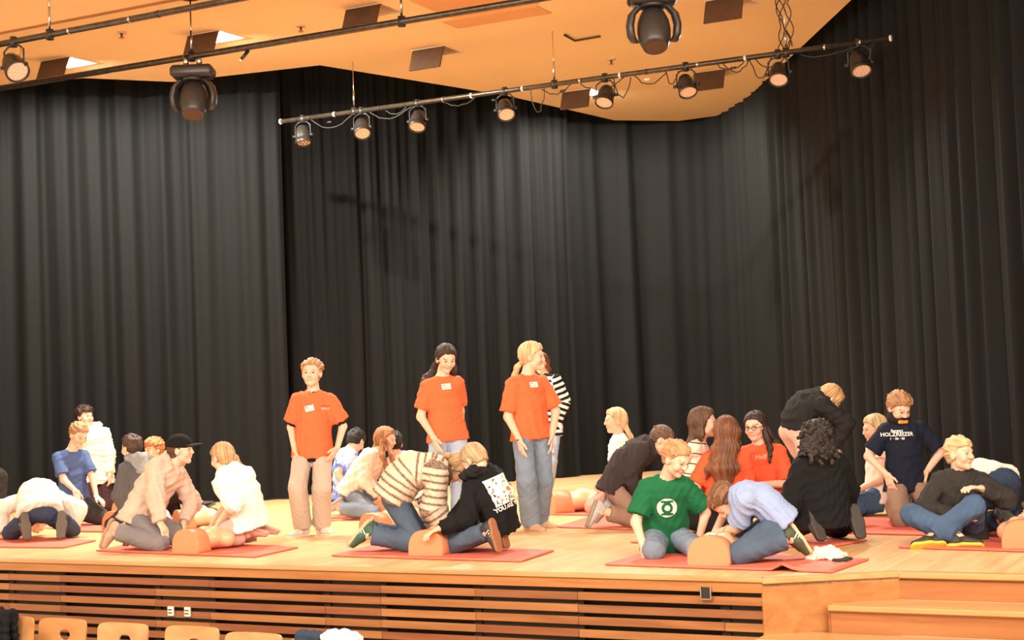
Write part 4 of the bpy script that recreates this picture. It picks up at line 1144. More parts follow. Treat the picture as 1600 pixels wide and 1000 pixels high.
def disc(cx, cy, r, n=28, sx=1): return [(cx + sx * r * math.cos(2 * math.pi * k / n), cy + r * math.sin(2 * math.pi * k / n)) for k in range(n)]
# ================================================================ people on the stage
ORANGE = cloth((.86, .150, .055)); ORANGE_RED = cloth((.84, .115, .045)); WHITE_K = cloth((.80, .76, .68)); CREAM = cloth((.78, .68, .56)); BLUE_T = cloth((.075, .12, .27))
GREY_J = cloth((.10, .10, .11)); BEIGE_H = cloth((.62, .46, .37)); BLACK_C = cloth((.008, .008, .009)); PINKW = cloth((.82, .70, .60)); GREEN_T = cloth((.012, .13, .05))
LBLUE = cloth((.30, .39, .62)); NAVY = cloth((.010, .014, .028)); DGREY = cloth((.034, .031, .028)); BROWN_H = cloth((.040, .030, .030)); WHITE_T = cloth((.86, .83, .78))
J_DARK = denim((.035, .055, .10)); J_MID = denim((.06, .11, .20)); J_LIGHT = denim((.36, .45, .60)); J_GREY = denim((.20, .26, .34)); J_STEEL = denim((.075, .11, .165))
P_GREY = cloth((.20, .19, .20)); P_BEIGE = cloth((.50, .41, .34)); P_PINK = cloth((.56, .39, .33)); P_BLACK = cloth((.010, .009, .009)); P_CHAR = cloth((.045, .045, .043)); P_TAUPE = cloth((.30, .19, .14))
P_DKRED = cloth((.035, .012, .012)); P_ROSE = cloth((.70, .30, .25))
KNIT = stripes((.72, .56, .42), (.10, .055, .035), .056, .55, .02, True)
BW = stripes((.85, .82, .78), (.012, .012, .012), .070, .5)
TANK = stripes((.80, .66, .52), (.02, .02, .02), .085, .10)
DYE = tie_dye()
BLOND = (.55, .31, .14); PALE = (.66, .45, .24); GINGER = (.42, .16, .05); BROWN = (.10, .045, .02); DKBROWN = (.035, .017, .010); BLACKH = (.012, .009, .008); AUBURN = (.16, .055, .02); LTBROWN = (.36, .18, .08)
def tee(m, **k): return dict(dict(nm_='shirt', mt=m, e=.016, slv=.80, hem=.10, slr=.022), **k)
def sweat(m, **k): return dict(dict(nm_='sweater', mt=m, e=.030, slv=1.93, hem=.08, slr=.010, folds=.0042), **k)
def hoodie(m, **k): return dict(dict(nm_='hoodie', mt=m, e=.034, slv=1.93, hem=.09, slr=.012, folds=.0045, hood=True), **k)
def K(k, s, phi=60, **e): return dict(k=k, s=s, phi=phi, **e)
DN = (0, 0, -1)

# --- far left
person('dark-clothed person at the left edge, only a sleeve in the picture', (-22, 838), 1.55, (-22, 800), (-18, 735), (-20, 700), (150, -20), chest=170,
       arms=dict(L=dict(h=(-45, 800)), R=dict(h=(-2, 822, .1), d=(.2, .5, -.6))), legs=dict(L=K(170, -10), R=K(-170, 10)), hair='short', hairc=BROWN, top=sweat(DGREY), pants=(P_BLACK, .4), shoes=((.03, .03, .03), (.05, .05, .05)))
person('person in a white sweater bowed down to the floor, dark shoe soles towards us', (62, 846), 1.58, (62, 800), (62, 782, .42), (58, 815, .62), (180, -75), chest=180, bow=.13,
       arms=dict(L=dict(h=(8, 832, .35), pole=(-1, 0, .5), n=DN, d=(.2, 1, -.1)), R=dict(h=(108, 832, .38), pole=(1, 0, .5), n=DN, d=(-.2, 1, -.1))),
       legs=dict(L=K(-130, 35, 72), R=K(160, 5, 72)), hair='short', hairc=BROWN, top=sweat(WHITE_K, e=.045, slr=.018, hem=.04), pants=(J_DARK, .9), shoes=((.03, .027, .025), (.10, .085, .07), None))
person('boy in a blue T-shirt and charcoal trousers kneeling, looking down', (126, 822), 1.55, (116, 782), (110, 706), (123, 680, -.03), (50, -28), chest=32,
       arms=dict(R=dict(h=(119, 768, -.28), n=DN, d=(.15, -.3, -.9), pole=(-.8, .3, -.6)), L=dict(h=(155, 790, -.12), n=DN, d=(.7, -.3, -.5), pole=(.4, .6, 0))),
       legs=dict(R=K(22, -150, 30), L=K(62, -110, 30)), hair='short', hairc=LTBROWN, top=tee(BLUE_T), pants=(P_CHAR, .5), shoes=((.05, .05, .05), (.4, .38, .35)))
person('dark-haired boy in a cream hoodie kneeling upright at the back left', (150, 800), 1.6, (151, 745), (144, 672), (133, 651), (55, 0), chest=25,
       arms=dict(L=dict(h=(172, 742, -.05), n=(-1, 0, 0), pole=(.6, .6, 0)), R=dict(h=(130, 738))), legs=dict(L=K(20, 200), R=K(30, 200)), hair=('fringe', dict(vol=.018, tufts=20)), hairc=DKBROWN,
       top=hoodie(CREAM, folds=.0055), pants=(P_DKRED, .6), shoes=((.05, .05, .05), (.3, .3, .3)))
def hood5(R):
    f = Field(); R['hood_shape'](f); P, F = mesh_field('hood', f, .010, folds=.003); R['put']('hood', P, F, cloth((.26, .27, .28)))
    for sd in 'LR':
        a = R['AR'][sd]; c = a[0] + (a[1] - a[0]) * .78; d_ = unit(a[1] - a[0]); f = Field(); f.cone(c - d_ * .018, c + d_ * .018, .064, .064, fa=True, fb=True); P, F = mesh_field('sleeve_band', f, .008); R['put']('sleeve_band', P, F, cloth((.62, .40, .35)))
person('boy in a grey jacket with a pale hood leaning on his straight arm', (222, 830), 1.55, (226, 785), (214, 722), (205, 700, .02), (-125, -5), chest=-150, bow=.03,
       arms=dict(L=dict(h=(199, 808, -.05), n=DN, d=(-.3, .2, -.9), pole=(-.6, -.4, 0)), R=dict(h=(252, 790, .2))), legs=dict(L=K(-120, 60, 40), R=K(-150, 40, 40)), hair='short', hairc=(.06, .03, .016),
       extras=hood5, top=hoodie(GREY_J, hood=False), pants=(P_CHAR, .5), shoes=((.05, .05, .05), (.3, .3, .3)))
person('boy with ginger fringe sitting behind the others, legs stretched to the right', (262, 806), 1.5, (258, 794), (247, 727), (240, 703), (-48, -8), chest=20,
       arms=dict(L=dict(h=(290, 760, -.1)), R=dict(h=(235, 800, .25))), hips=80,
       legs=dict(L=dict(ankle=(312, 785, .05), pole=(0, 0, 1), toev=(.75, -.2, .25), up=(-.3, 0, 1)), R=dict(ankle=(318, 798, -.15), pole=(0, -.6, .5), toev=(.7, -.6, .1), up=(-.5, -.5, .8))),
       hair=('fringe', dict(vol=.02, tufts=22)), hairc=GINGER, top=sweat(BLACK_C), pants=(P_BLACK, .2, .88), shoes=((.02, .02, .02), (.12, .09, .06)))

def cap_x(R):
    HP, he, hs, put, E = R['HP'], R['he'], R['hs'], R['put'], R['E']
    f = Field(); f.ell(HP(0, -.014, .046), E, np.array([.090, .108, .094]) * hs); f.cut(HP(0, 0, .026), -R['fz'] * .97 - R['fy'] * .10)
    P, F = mesh_field('cap', f, .007); o = put('cap', P, F, BLACK_C)
    f = Field(); f.ell(HP(0, .105, .040), np.stack([R['fl'], unit(R['fy'] + R['fz'] * .08), unit(R['fz'] - R['fy'] * .08)], 1), np.array([.072, .085, .009]) * hs)
    P, F = mesh_field('brim', f, .006); b = put('brim', P, F, cloth((.05, .045, .045))); b.parent = o
    f = Field(); f.ell(HP(0, -.014, .142), E, np.array([.010, .010, .006])); P, F = mesh_field('button', f, .005); b = put('button', P, F, BLACK_C); b.parent = o
person('boy in a black cap and beige hoodie kneeling, head turned to the right', (232, 858), 1.62, (222, 806), (267, 729), (283, 704), (82, 2), chest=48, hips=62, bow=.04,
       arms=dict(R=dict(h=(252, 832, -.32), n=(0, 0, -1), d=(.4, -.2, -.8), pole=(-.6, -.2, -.3)), L=dict(h=(287, 818, .02), n=DN, d=(.3, 0, -.9), pole=(.3, .6, 0))),
       legs=dict(R=K(48, -100, 66, roll=10), L=K(76, -84, 66)), hair=('short', dict(tufts=0, vol=.008)), hairc=BROWN, top=hoodie(BEIGE_H, folds=.006, e=.04), pants=(P_GREY, .9), shoes=((.48, .32, .24), (.36, .22, .15), None), extras=cap_x)
person('ponytailed girl in a white hoodie and pale trousers kneeling with her back half turned', (378, 856), 1.55, (386, 808), (360, 742), (347, 716), (-128, -12), chest=-138, hips=-105, bow=.05,
       arms=dict(L=dict(h=(344, 812, -.15), n=(-.3, 0, -1), d=(-.5, 0, -.8), pole=(.4, -.4, 0)), R=dict(h=(335, 812, .25), n=DN, d=(-.5, 0, -.6))),
       legs=dict(L=K(-82, 104, 22), R=K(-105, 92, 22)), hair=('pony', dict(root=(0, -.10, .03), fall=[(368, 716, -.02), (374, 728, 0), (384, 738, .02)])), hairc=(.52, .31, .15),
       top=hoodie(WHITE_T, slv=1.25, slr=.02, folds=.005, e=.038), pants=(P_PINK, .9), shoes=((.50, .30, .25), (.60, .38, .32), None))

# --- middle left
M_CARD = mat('badge_card', (.88, .82, .78), .4); M_INK = mat('badge_print', (.75, .25, .18), .5); M_INKG = mat('badge_grey', (.35, .3, .3), .5)
def badge(R, px, py, tilt=0, w=.085, h=.052, front=None):
    n = R['front'] if front is None else front
    c = R['W']((px, py, -.1)); up = R['spine'] * math.cos(tilt) + R['left'] * math.sin(tilt)
    b = decal(R, [rect(-w / 2, -h / 2, w / 2, h / 2)], c, n, up, M_CARD, 'name_badge', gi=-1, off=.006)
    decal(R, [rect(-w * .36, h * .12, -w * .12, h * .34), rect(-w * .05, h * .18, w * .3, h * .24)], c, n, up, M_INK, 'badge_mark', gi=-1, off=.0085, parent=b)
    decal(R, [rect(-w * .3, -h * .18, w * .3, -h * .08), rect(-w * .3, -h * .34, w * .12, -h * .28)], c, n, up, M_INKG, 'badge_line', gi=-1, off=.0085, parent=b)
def x9(R):
    badge(R, 484, 638, -.25); n = R['front']; c = R['W']((508, 637, -.1))
    decal(R, [rect(-.04, .012, .04, .018)], c, n, R['spine'], cloth((.5, .07, .02)), 'chest_print', gi=-1); decal(R, text_polys('HELP', .03), c - (0, 0, .01), n, R['spine'], M_CARD, 'chest_print', gi=-1, off=.004)
    f = Field(); a, b_ = R['ne'] + R['sp2'] * .0, R['ne'] + R['sp2'] * .030
    f.cone(a, b_, .067, .060, k=.01, fb=True, fa=True); P, F = mesh_field('collar', f, .008); R['put']('collar', P, F, BLACK_C)
person('boy in an orange T-shirt over black, standing and facing us', (490, 836), 1.60, (489, 695), (491, 616), (487, 584, -.03), (-6, 2), cutp=.10, chest=-3, sc_w=1.05,
       arms=dict(R=dict(h=(460, 702, -.06), n=(1, .2, 0), d=(.2, -.1, -1), pole=(-.5, .8, 0)), L=dict(h=(527, 700, -.10), n=(-1, .3, -.2), d=(-.45, -.2, -.75), pole=(.6, .8, 0), curl=.2)),
       legs=dict(R=dict(ankle=(473, 826, .0), toe=-38, pole=(-.2, -1, 0)), L=dict(ankle=(503, 824, .06), toe=42, pole=(.1, -1, 0))), hair=('short', dict(vol=.016, tufts=30, line=.078, sweep=.01)), hairc=(.46, .24, .11),
       top=[tee(BLACK_C, nm_='undershirt', e=.011, slv=.90, hem=.15, slr=.016), tee(ORANGE, hem=.12, slr=.040, folds=.004, e=.022)], pants=(P_BEIGE, 1.3, .98), shoes=((.72, .62, .54), (.78, .68, .58)), extras=x9)
person('dark-haired boy in a blue and white dyed T-shirt turned away behind the girl in cream', (542, 806), 1.5, (540, 765), (545, 704), (556, 690, .05), (150, -35), chest=120, bow=.05,
       arms=dict(R=dict(h=(545, 765, -.2)), L=dict(h=(575, 780, .2))), legs=dict(R=K(70, -130, 55), L=K(100, -100, 55)), hair='short', hairc=BLACKH, top=tee(DYE, slr=.03), pants=(cloth((.05, .035, .06)), .7, .35), shoes=((.02, .02, .02), (.05, .05, .05)))
person('girl with long light-brown hair in a cream sweater kneeling with arms straight down', (566, 810), 1.55, (551, 766), (590, 710), (603, 687, -.04), (72, -10), chest=58, bow=.03,
       arms=dict(R=dict(h=(594, 776, -.15), n=(0, .3, -1), pole=(-1, 0, 0), d=(.3, -.2, -.9)), L=dict(h=(604, 775, .1), n=DN, pole=(-1, 0, 0))),
       legs=dict(R=K(62, -100, 30), L=K(80, -95, 30)), hair=('long', dict(fall=[(590, 700, .1), (572, 714, .16), (556, 722, .2)], w=.8, locks=[[(-.05, .03, .0), (612, 712, -.18), (617, 735, -.2), (612, 750, -.18)], [(-.06, -.02, .0), (598, 712, -.17), (606, 738, -.2), (604, 752, -.18)]], sides=False)), hairc=(.34, .155, .065),
       top=sweat(PINKW, slr=.015, folds=.005), pants=(J_GREY, .8), shoes=((.4, .38, .4), (.5, .4, .3)))
person('dark-haired child in a white shirt seen from behind, beside the striped cardigan', (632, 806), 1.5, (638, 766), (622, 712), (615, 694), (-160, -10), chest=-160,
       arms=dict(L=dict(h=(600, 780, .2)), R=dict(h=(655, 780, .2))), legs=dict(L=K(-150, 40, 40), R=K(170, 10, 40)), hair='short', hairc=BLACKH, top=tee(WHITE_T), pants=(J_MID, .6), shoes=((.1, .1, .1), (.4, .4, .4)))
M_STW = mat('stripe_white', (.82, .76, .68), .5)
person('person in a striped knitted cardigan on hands and knees, head down', (635, 862), 1.6, (618, 777), (695, 742), (713, 733, .10), (70, -60), chest=88, hips=88, bow=.14, hh=.22,
       arms=dict(R=dict(h=(704, 832, -.10), n=DN, d=(.3, -.3, -.6), pole=(-1, 0, -.2)), L=dict(h=(672, 838, .20), n=DN, d=(.6, 0, -.5), pole=(-1, 0, 0))),
       legs=dict(R=K(70, -92, 48, roll=20), L=K(110, -84, 48)), hair=('pony', dict(root=(0, -.10, .03), fall=[(700, 712, .05), (692, 716, .08)])), hairc=(.44, .27, .13),
       top=sweat(KNIT, nm_='cardigan', e=.048, slr=.030, folds=.005, hem=.05, belly=.015), pants=(J_STEEL, .9), shoes=((.03, .10, .06), (.70, .42, .28), M_STW))
def x14(R):
    n = -R['front']; c = R['ch'] * .45 + R['mid'] * .55 - R['sp2'] * .02; up = R['spine']
    W_, H_ = .25, .27
    M_PW = mat('print_white', (.82, .80, .76), .6)
    pr = decal(R, [rect(-W_ / 2, -H_ / 2 + .03, W_ / 2, H_ / 2 - .02)], c, n, up, M_PW, 'back_print', off=.005)
    r = random.Random(9); cols = dict(red=(.75, .12, .08), black=(.02, .02, .02), yellow=(.8, .6, .15), blue=(.1, .25, .6))
    for cn, cc in cols.items():
        pl = []
        for _ in range(dict(red=7, black=22, yellow=6, blue=5)[cn]):
            x, y, w_, h_ = r.uniform(-.11, .11), r.uniform(-.095, .10), r.uniform(.005, .014), r.uniform(.004, .012); pl.append([(x - w_, y - h_ * .3), (x + w_ * .3, y - h_), (x + w_, y + h_ * .5), (x - w_ * .2, y + h_)])
        decal(R, pl, c, n, up, mat('print_' + cn, cc, .6), 'print_shapes', off=.0075, parent=pr)
    decal(R, [disc(.045, -.01, .034)], c, n, up, mat('print_cream', (.85, .75, .5), .6), 'print_disc', off=.0085, parent=pr)
    decal(R, [disc(.045, -.01, .020, sx=1.2)], c, n, up, mat('print_red2', (.75, .12, .1), .6), 'print_heart', off=.010, parent=pr)
    decal(R, text_polys('YOU ARE WH', .046, .0016), c - up * (H_ / 2 - .005), n, up, M_PW, 'back_lettering', off=.006, parent=pr)
    W3 = R['W']; f = Field(); q = [W3((724, 744, -.17)), W3((738, 737, -.17)), W3((754, 737, -.10)), W3((770, 745, -.02)), W3((768, 742, .10))]
    for i in range(4): f.cone(q[i], q[i + 1], (.034, .044, .046, .040)[i], (.044, .046, .040, .034)[i], k=.02)
    P, F = mesh_field('hood', f, .009, folds=.006, fs=.6); R['put']('hood', P, F, cloth((.014, .014, .015)))
    a = R['AR']['L']; w1 = a[2] - a[3] * .035; f = Field(); f.cone(w1 - a[3] * .03, w1 + a[3] * .03, .040, .038, fa=True, fb=True)
    P, F = mesh_field('cuff', f, .006); R['put']('cuff', P, F, BLACK_C)
    bm = bmesh.new(); add_tube(bm, w1 + R['T0'] - a[3] * .004, w1 + R['T0'] + a[3] * .004, .0415, .0412, 20); o = link('cuff_print', bm_mesh('cuff_print', bm), M_PW); o.parent = R['root']
person('person in a black hoodie with a bright printed back, pressing on the training torso', (768, 862), 1.58, (778, 818), (748, 743), (741, 720, -.05), (-125, -42), chest=-133, hips=-98, bow=.06,
       arms=dict(L=dict(h=(686, 826, -.27), n=DN, d=(-.85, -.3, -.30), pole=(.2, -.3, -.7), curl=.5), R=dict(h=(690, 830, .05), n=DN, d=(-.8, 0, -.4), pole=(.2, .6, -.4))),
       legs=dict(L=K(-88, 52, 74, roll=0), R=K(-104, 56, 74, roll=0)), hair=('pony', dict(root=(0, -.10, .0), fall=[(758, 732, -.02), (768, 742, 0)])), hairc=(.48, .31, .17),
       top=[hoodie(BLACK_C, e=.04, hem=.06)], pants=(J_STEEL, .8), shoes=((.03, .03, .035), (.30, .13, .06), M_STW), extras=x14)

# --- standing helpers
def x15(R):
    badge(R, 697, 604); a = R['AR']['R']; bm = bmesh.new(); w1 = a[2] + R['T0']; add_tube(bm, w1 - a[3] * .008, w1 + a[3] * .002, .028, .028, 16); o = link('wristband', bm_mesh('wristband', bm), WHITE_T); o.parent = R['root']
person('girl with long dark hair and an orange T-shirt standing behind the cardigan', (697, 828), 1.68, (699, 676), (690, 592), (697, 561, -.05), (22, -22), cutp=.04, chest=18,
       arms=dict(R=dict(h=(678, 684, -.16), n=(.8, .4, 0), d=(.25, -.3, -.9), pole=(-.8, .5, 0)), L=dict(h=(722, 690, .22), n=(-1, 0, 0), pole=(.1, 1, 0))),
       legs=dict(R=dict(ankle=(688, 822, 0), toe=0, pole=(0, -1, 0)), L=dict(ankle=(716, 818, .1), toe=25, pole=(.2, -1, 0))), hair=('long', dict(fall=[(684, 574, .09), (670, 592, .09), (658, 613, .02)], w=.8, vol=.014, sides=False, locks=[[(.072, -.02, -.02), (710, 578, -.0), (709, 590, .03)]])), hairc=DKBROWN,
       top=tee(ORANGE, hem=.075, slr=.026, e=.018, slv=.75), pants=(J_LIGHT, .6), shoes=((.5, .4, .32), (.7, .6, .5)), extras=x15)
def x16(R):
    badge(R, 834, 601, 0, .075, .048); a = R['AR']['R']; bm = bmesh.new(); w1 = a[2] + R['T0']; add_tube(bm, w1 - a[3] * .008, w1 + a[3] * .002, .028, .028, 16); o = link('wristband', bm_mesh('wristband', bm), DGREY); o.parent = R['root']
person('blond woman in an orange T-shirt and flared jeans standing, looking to the right', (830, 829), 1.70, (830, 674), (823, 590), (832, 558, -.02), (78, -4), cutp=.035, chest=30,
       arms=dict(R=dict(h=(812, 688, -.20), n=(.8, .4, 0), d=(.12, -.1, -1), pole=(-.7, .5, 0)), L=dict(h=(862, 682, -.02), n=(-1, .2, 0), d=(.0, -.3, -.9), pole=(.7, .6, 0))),
       legs=dict(R=dict(ankle=(829, 822, -.05), toe=38, pole=(0, -1, 0)), L=dict(ankle=(842, 814, .22), toe=60, pole=(.3, -1, 0))), hair=('pony', dict(root=(.02, -.085, -.04), fall=[(808, 574, .05), (804, 588, .07), (804, 600, .06)], vol=.016)), hairc=PALE,
       top=tee(ORANGE, hem=.07, slr=.030, e=.020, flare=1.02, slv=.85), pants=(J_GREY, 1.25, 1.02), shoes=((.55, .36, .22), (.62, .42, .28)), extras=x16)
person('person in a black and white striped sweater standing behind the blond woman', (856, 772), 1.6, (855, 670), (853, 588), (845, 568), (-20, -10), chest=-25,
       arms=dict(L=dict(h=(872, 656, -.02), n=(-1, 0, 0), d=(-.1, -.2, -1), pole=(1, .2, 0)), R=dict(h=(838, 655, 0))), legs=dict(L=dict(ankle=(856, 762, .05), toe=10, pole=(0, -1, 0)), R=dict(ankle=(844, 764, 0), toe=-10, pole=(0, -1, 0))), hair='long', hairc=AUBURN,
       top=sweat(BW, slr=.016), pants=(J_LIGHT, .6), shoes=((.03, .03, .03), (.1, .1, .1)))

# --- middle right
person('small blond girl with a ponytail and white top kneeling near the curtain, facing left', (962, 803), 1.42, (966, 752), (968, 682), (961, 658), (-78, 0), chest=-88,
       arms=dict(L=dict(h=(945, 752, -.1)), R=dict(h=(945, 752, .1))), legs=dict(L=K(-78, 100, 20), R=K(-95, 88, 20)), hair=('pony', dict(root=(0, -.10, .02), fall=[(978, 668, 0), (985, 682, 0), (988, 700, 0)])), hairc=PALE,
       top=sweat(WHITE_T, e=.02, slv=.7, slr=.02), pants=(P_ROSE, .6), shoes=((.6, .4, .35), (.6, .45, .4)))
def x19(R):
    pass
person('short-haired boy in a dark brown hoodie leaning forward on his knees', (978, 824), 1.55, (963, 760), (1014, 702), (1034, 688, -.03), (78, -38), chest=75, hips=68, bow=.08,
       arms=dict(R=dict(h=(1002, 778, -.12), pole=(-1, 0, 0), d=(.5, -.2, -.7)), L=dict(h=(1012, 778, .15), pole=(-1, 0, 0))), legs=dict(R=K(55, -72, 66, roll=12), L=K(80, -84, 62, roll=10)), hair=('short', dict(vol=.006, tufts=8, line=.074)), hairc=(.13, .07, .04),
       top=hoodie(BROWN_H, folds=.005, e=.036), pants=(P_TAUPE, .9, .8), shoes=((.42, .40, .38), (.30, .25, .19), M_STW))
def x20(R):
    n = R['front']; up = R['spine']; c = R['W']((1041, 790, -.15))
    M_EM = mat('emblem_cream', (.80, .74, .62), .6)
    d_ = decal(R, [disc(0, 0, .072, 36)], c, n, up, M_EM, 'emblem_disc', off=.005)
    ring = []
    for k in range(24):
        a0, a1 = 2 * math.pi * k / 24, 2 * math.pi * (k + 1) / 24
        ring.append([(.021 * math.cos(a0), .021 * math.sin(a0)), (.041 * math.cos(a0), .041 * math.sin(a0)), (.041 * math.cos(a1), .041 * math.sin(a1)), (.021 * math.cos(a1), .021 * math.sin(a1))])
    decal(R, ring + [rect(-.044, .040, .044, .055), rect(-.044, -.055, .044, -.040), rect(-.024, .030, .024, .041), rect(-.024, -.041, .024, -.030)], c, n, up, GREEN_T, 'emblem_ring', off=.0075, parent=d_)
person('boy in a green T-shirt with a round cream emblem kneeling in front', (1040, 866), 1.58, (1040, 834), (1040, 750, -.13), (1057, 718, -.24), (42, -28), chest=2,
       arms=dict(R=dict(h=(1007, 860, -.30), n=DN, d=(.15, -.3, -.9), pole=(-.7, .5, 0)), L=dict(h=(1092, 842, -.18), n=DN, d=(.4, -.4, -.7), pole=(.6, .6, 0))),
       legs=dict(R=K(-6, 168, 20), L=K(14, 188, 20)), hair=('short', dict(vol=.012, tufts=18)), hairc=(.50, .25, .11), top=tee(GREEN_T, hem=.12, slr=.034, folds=.004, e=.024), pants=(J_GREY, .7), shoes=((.2, .2, .2), (.5, .5, .5)), extras=x20)
person('brown-haired girl in a cream top with thin black stripes, behind the green T-shirt', (1088, 835), 1.6, (1080, 787), (1091, 692), (1100, 661), (82, 0), chest=70,
       arms=dict(R=dict(h=(1075, 775, -.1), pole=(-1, 0, 0)), L=dict(h=(1110, 775, .15))), legs=dict(R=K(50, -120, 40), L=K(75, -110, 40)), hair=('long', dict(fall=[(1086, 680, .02), (1080, 695, .02), (1078, 706, .02)], vol=.014, w=.95, side=.06)), hairc=BROWN,
       top=tee(TANK, nm_='top', slv=.12, slr=0, e=.014), pants=(P_BLACK, 1.0), shoes=((.1, .1, .1), (.4, .4, .4)))
person('girl in an orange T-shirt seen from behind, very long brown hair', (1135, 836), 1.62, (1135, 796), (1135, 708), (1135, 676, .0), (178, 0), chest=178,
       arms=dict(L=dict(h=(1104, 806, .03), n=(1, 0, 0), pole=(-1, -.3, 0)), R=dict(h=(1168, 800, .2))), legs=dict(L=K(-165, 12, 20), R=K(165, -12, 20)), hair=('long', dict(fall=[(1133, 700, -.10), (1131, 732, -.14), (1131, 764, -.13)], w=1.5, vol=.018, locks=[[(.06, -.05, -.05), (1113, 715, -.05), (1106, 735, -.08), (1104, 748, -.08)]])), hairc=AUBURN,
       top=tee(ORANGE_RED, hem=.16, slr=.03, e=.026), pants=(P_CHAR, .5), shoes=((.6, .35, .3), (.6, .4, .3)))
def glasses(R):
    HP, hs = R['HP'], R['hs']; rt = R['root']
    g_ = None
    for sg in (-1, 1):
        pts = [HP(sg * (.032 + .021 * math.cos(a)), .098, .004 + .016 * math.sin(a)) + R['T0'] for a in np.linspace(0, 2 * math.pi, 17)]
        o = path_tube('glasses' if g_ is None else 'rim', pts, .0022, BLACK_C); o.parent = rt if g_ is None else g_; g_ = g_ or o
        o = path_tube('temple', [HP(sg * .053, .098, .006) + R['T0'], HP(sg * .078, .0, .006) + R['T0']], .0022, BLACK_C); o.parent = g_
    o = path_tube('bridge', [HP(-.011, .1, .006) + R['T0'], HP(.011, .1, .006) + R['T0']], .0022, BLACK_C); o.parent = g_
    bm = bmesh.new(); bmesh.ops.create_uvsphere(bm, u_segments=8, v_segments=6, radius=.006); bmesh.ops.transform(bm, matrix=Matrix.Translation(v3(HP(.080, -.004, -.042) + R['T0'])), verts=bm.verts); o = link('earring', bm_mesh('earring', bm, True), M_CHROME); o.parent = rt
    n = R['front']; c = R['W']((1192, 714, -.15)); decal(R, text_polys('Helfer', .055, .001), c, n, R['spine'], cloth((.9, .45, .28)), 'chest_print', gi=-1, off=.004)
person('woman with glasses and dark hair in an orange T-shirt kneeling among the group', (1192, 824), 1.68, (1196, 780), (1189, 698), (1180, 667, -.03), (-32, -6), chest=-22,
       arms=dict(L=dict(h=(1192, 757, -.25), n=(-.2, .3, -1), d=(-1, -.2, -.1), pole=(.7, 0, -.8)), R=dict(h=(1165, 760, -.1))), legs=dict(L=K(-10, 170, 40), R=K(-35, 160, 40)), hair=('long', dict(fall=[(1196, 690, .08), (1202, 705, .08)], w=.8, vol=.012, sides=False, locks=[[(.070, -.01, -.02), (1203, 700, -.10), (1203, 722, -.17)], [(.070, -.03, -.0), (1212, 692, -.02), (1210, 705, -.03)]])), hairc=DKBROWN,
       top=tee(ORANGE_RED, hem=.12, slr=.028, slv=.9, e=.02), pants=(P_BLACK, .8), shoes=((.1, .1, .1), (.3, .3, .3)), extras=glasses)
person('child in a light blue T-shirt bending low over the front training torso', (1212, 878), 1.5, (1214, 812), (1148, 779), (1136, 784, .10), (-85, -65), chest=-92, hips=-92, bow=.07, hh=.225,
       arms=dict(L=dict(h=(1119, 832, .20), n=DN, d=(-.4, -.2, -.8), pole=(.3, -.6, .4)), R=dict(h=(1116, 833, .30), n=DN, d=(-.4, 0, -.8))),
       legs=dict(L=K(-80, 86, 58, roll=-25), R=K(-103, 78, 58, roll=-25)), hair=('short', dict(vol=.018, tufts=26)), hairc=(.18, .08, .035), top=tee(LBLUE, hem=.05, slr=.03, folds=.0045, e=.026), pants=(J_STEEL, .9), shoes=((.05, .065, .03), (.72, .48, .28), M_STW))
person('fair-haired person in a black hoodie and light trousers standing bent over at the back', (1242, 818), 1.62, (1243, 672), (1284, 628), (1297, 624, -.02), (95, -50), chest=100, hips=118, bow=.09, hh=.225,
       arms=dict(R=dict(h=(1303, 700, -.1), pole=(1, 0, 0), n=(0, 0, -1)), L=dict(h=(1306, 700, .12), pole=(1, 0, 0))), legs=dict(R=dict(ankle=(1238, 812, -.05), toe=100, pole=(.6, -.6, 0)), L=dict(ankle=(1254, 806, .16), toe=110, pole=(.6, -.4, 0))),
       hair=('long', dict(fall=[(1297, 612, .0), (1302, 626, .0), (1305, 640, 0)], w=.9, sides=False)), hairc=BLOND, top=hoodie(cloth((.02, .02, .02)), e=.030, hem=-.03, flare=.9), pants=(cloth((.66, .48, .38)), 1.0), shoes=((.6, .5, .4), (.7, .6, .5)))
person('person with black curly hair and black sweater kneeling with the back to us', (1288, 850), 1.66, (1290, 803), (1280, 716), (1274, 684), (-165, -5), chest=-168, hips=-165, sc_w=1.02,
       arms=dict(L=dict(h=(1246, 812, .12), n=(1, 0, 0), pole=(-.4, -.6, 0)), R=dict(h=(1318, 800, .35), pole=(.5, -.4, 0))), legs=dict(L=K(-150, 22, 62), R=K(170, 8, 62)), hair='curly', hairc=(.022, .014, .011),
       top=sweat(BLACK_C, e=.045, slr=.022, hem=.10), pants=(P_BLACK, .9), shoes=((.03, .022, .018), (.04, .032, .025)))
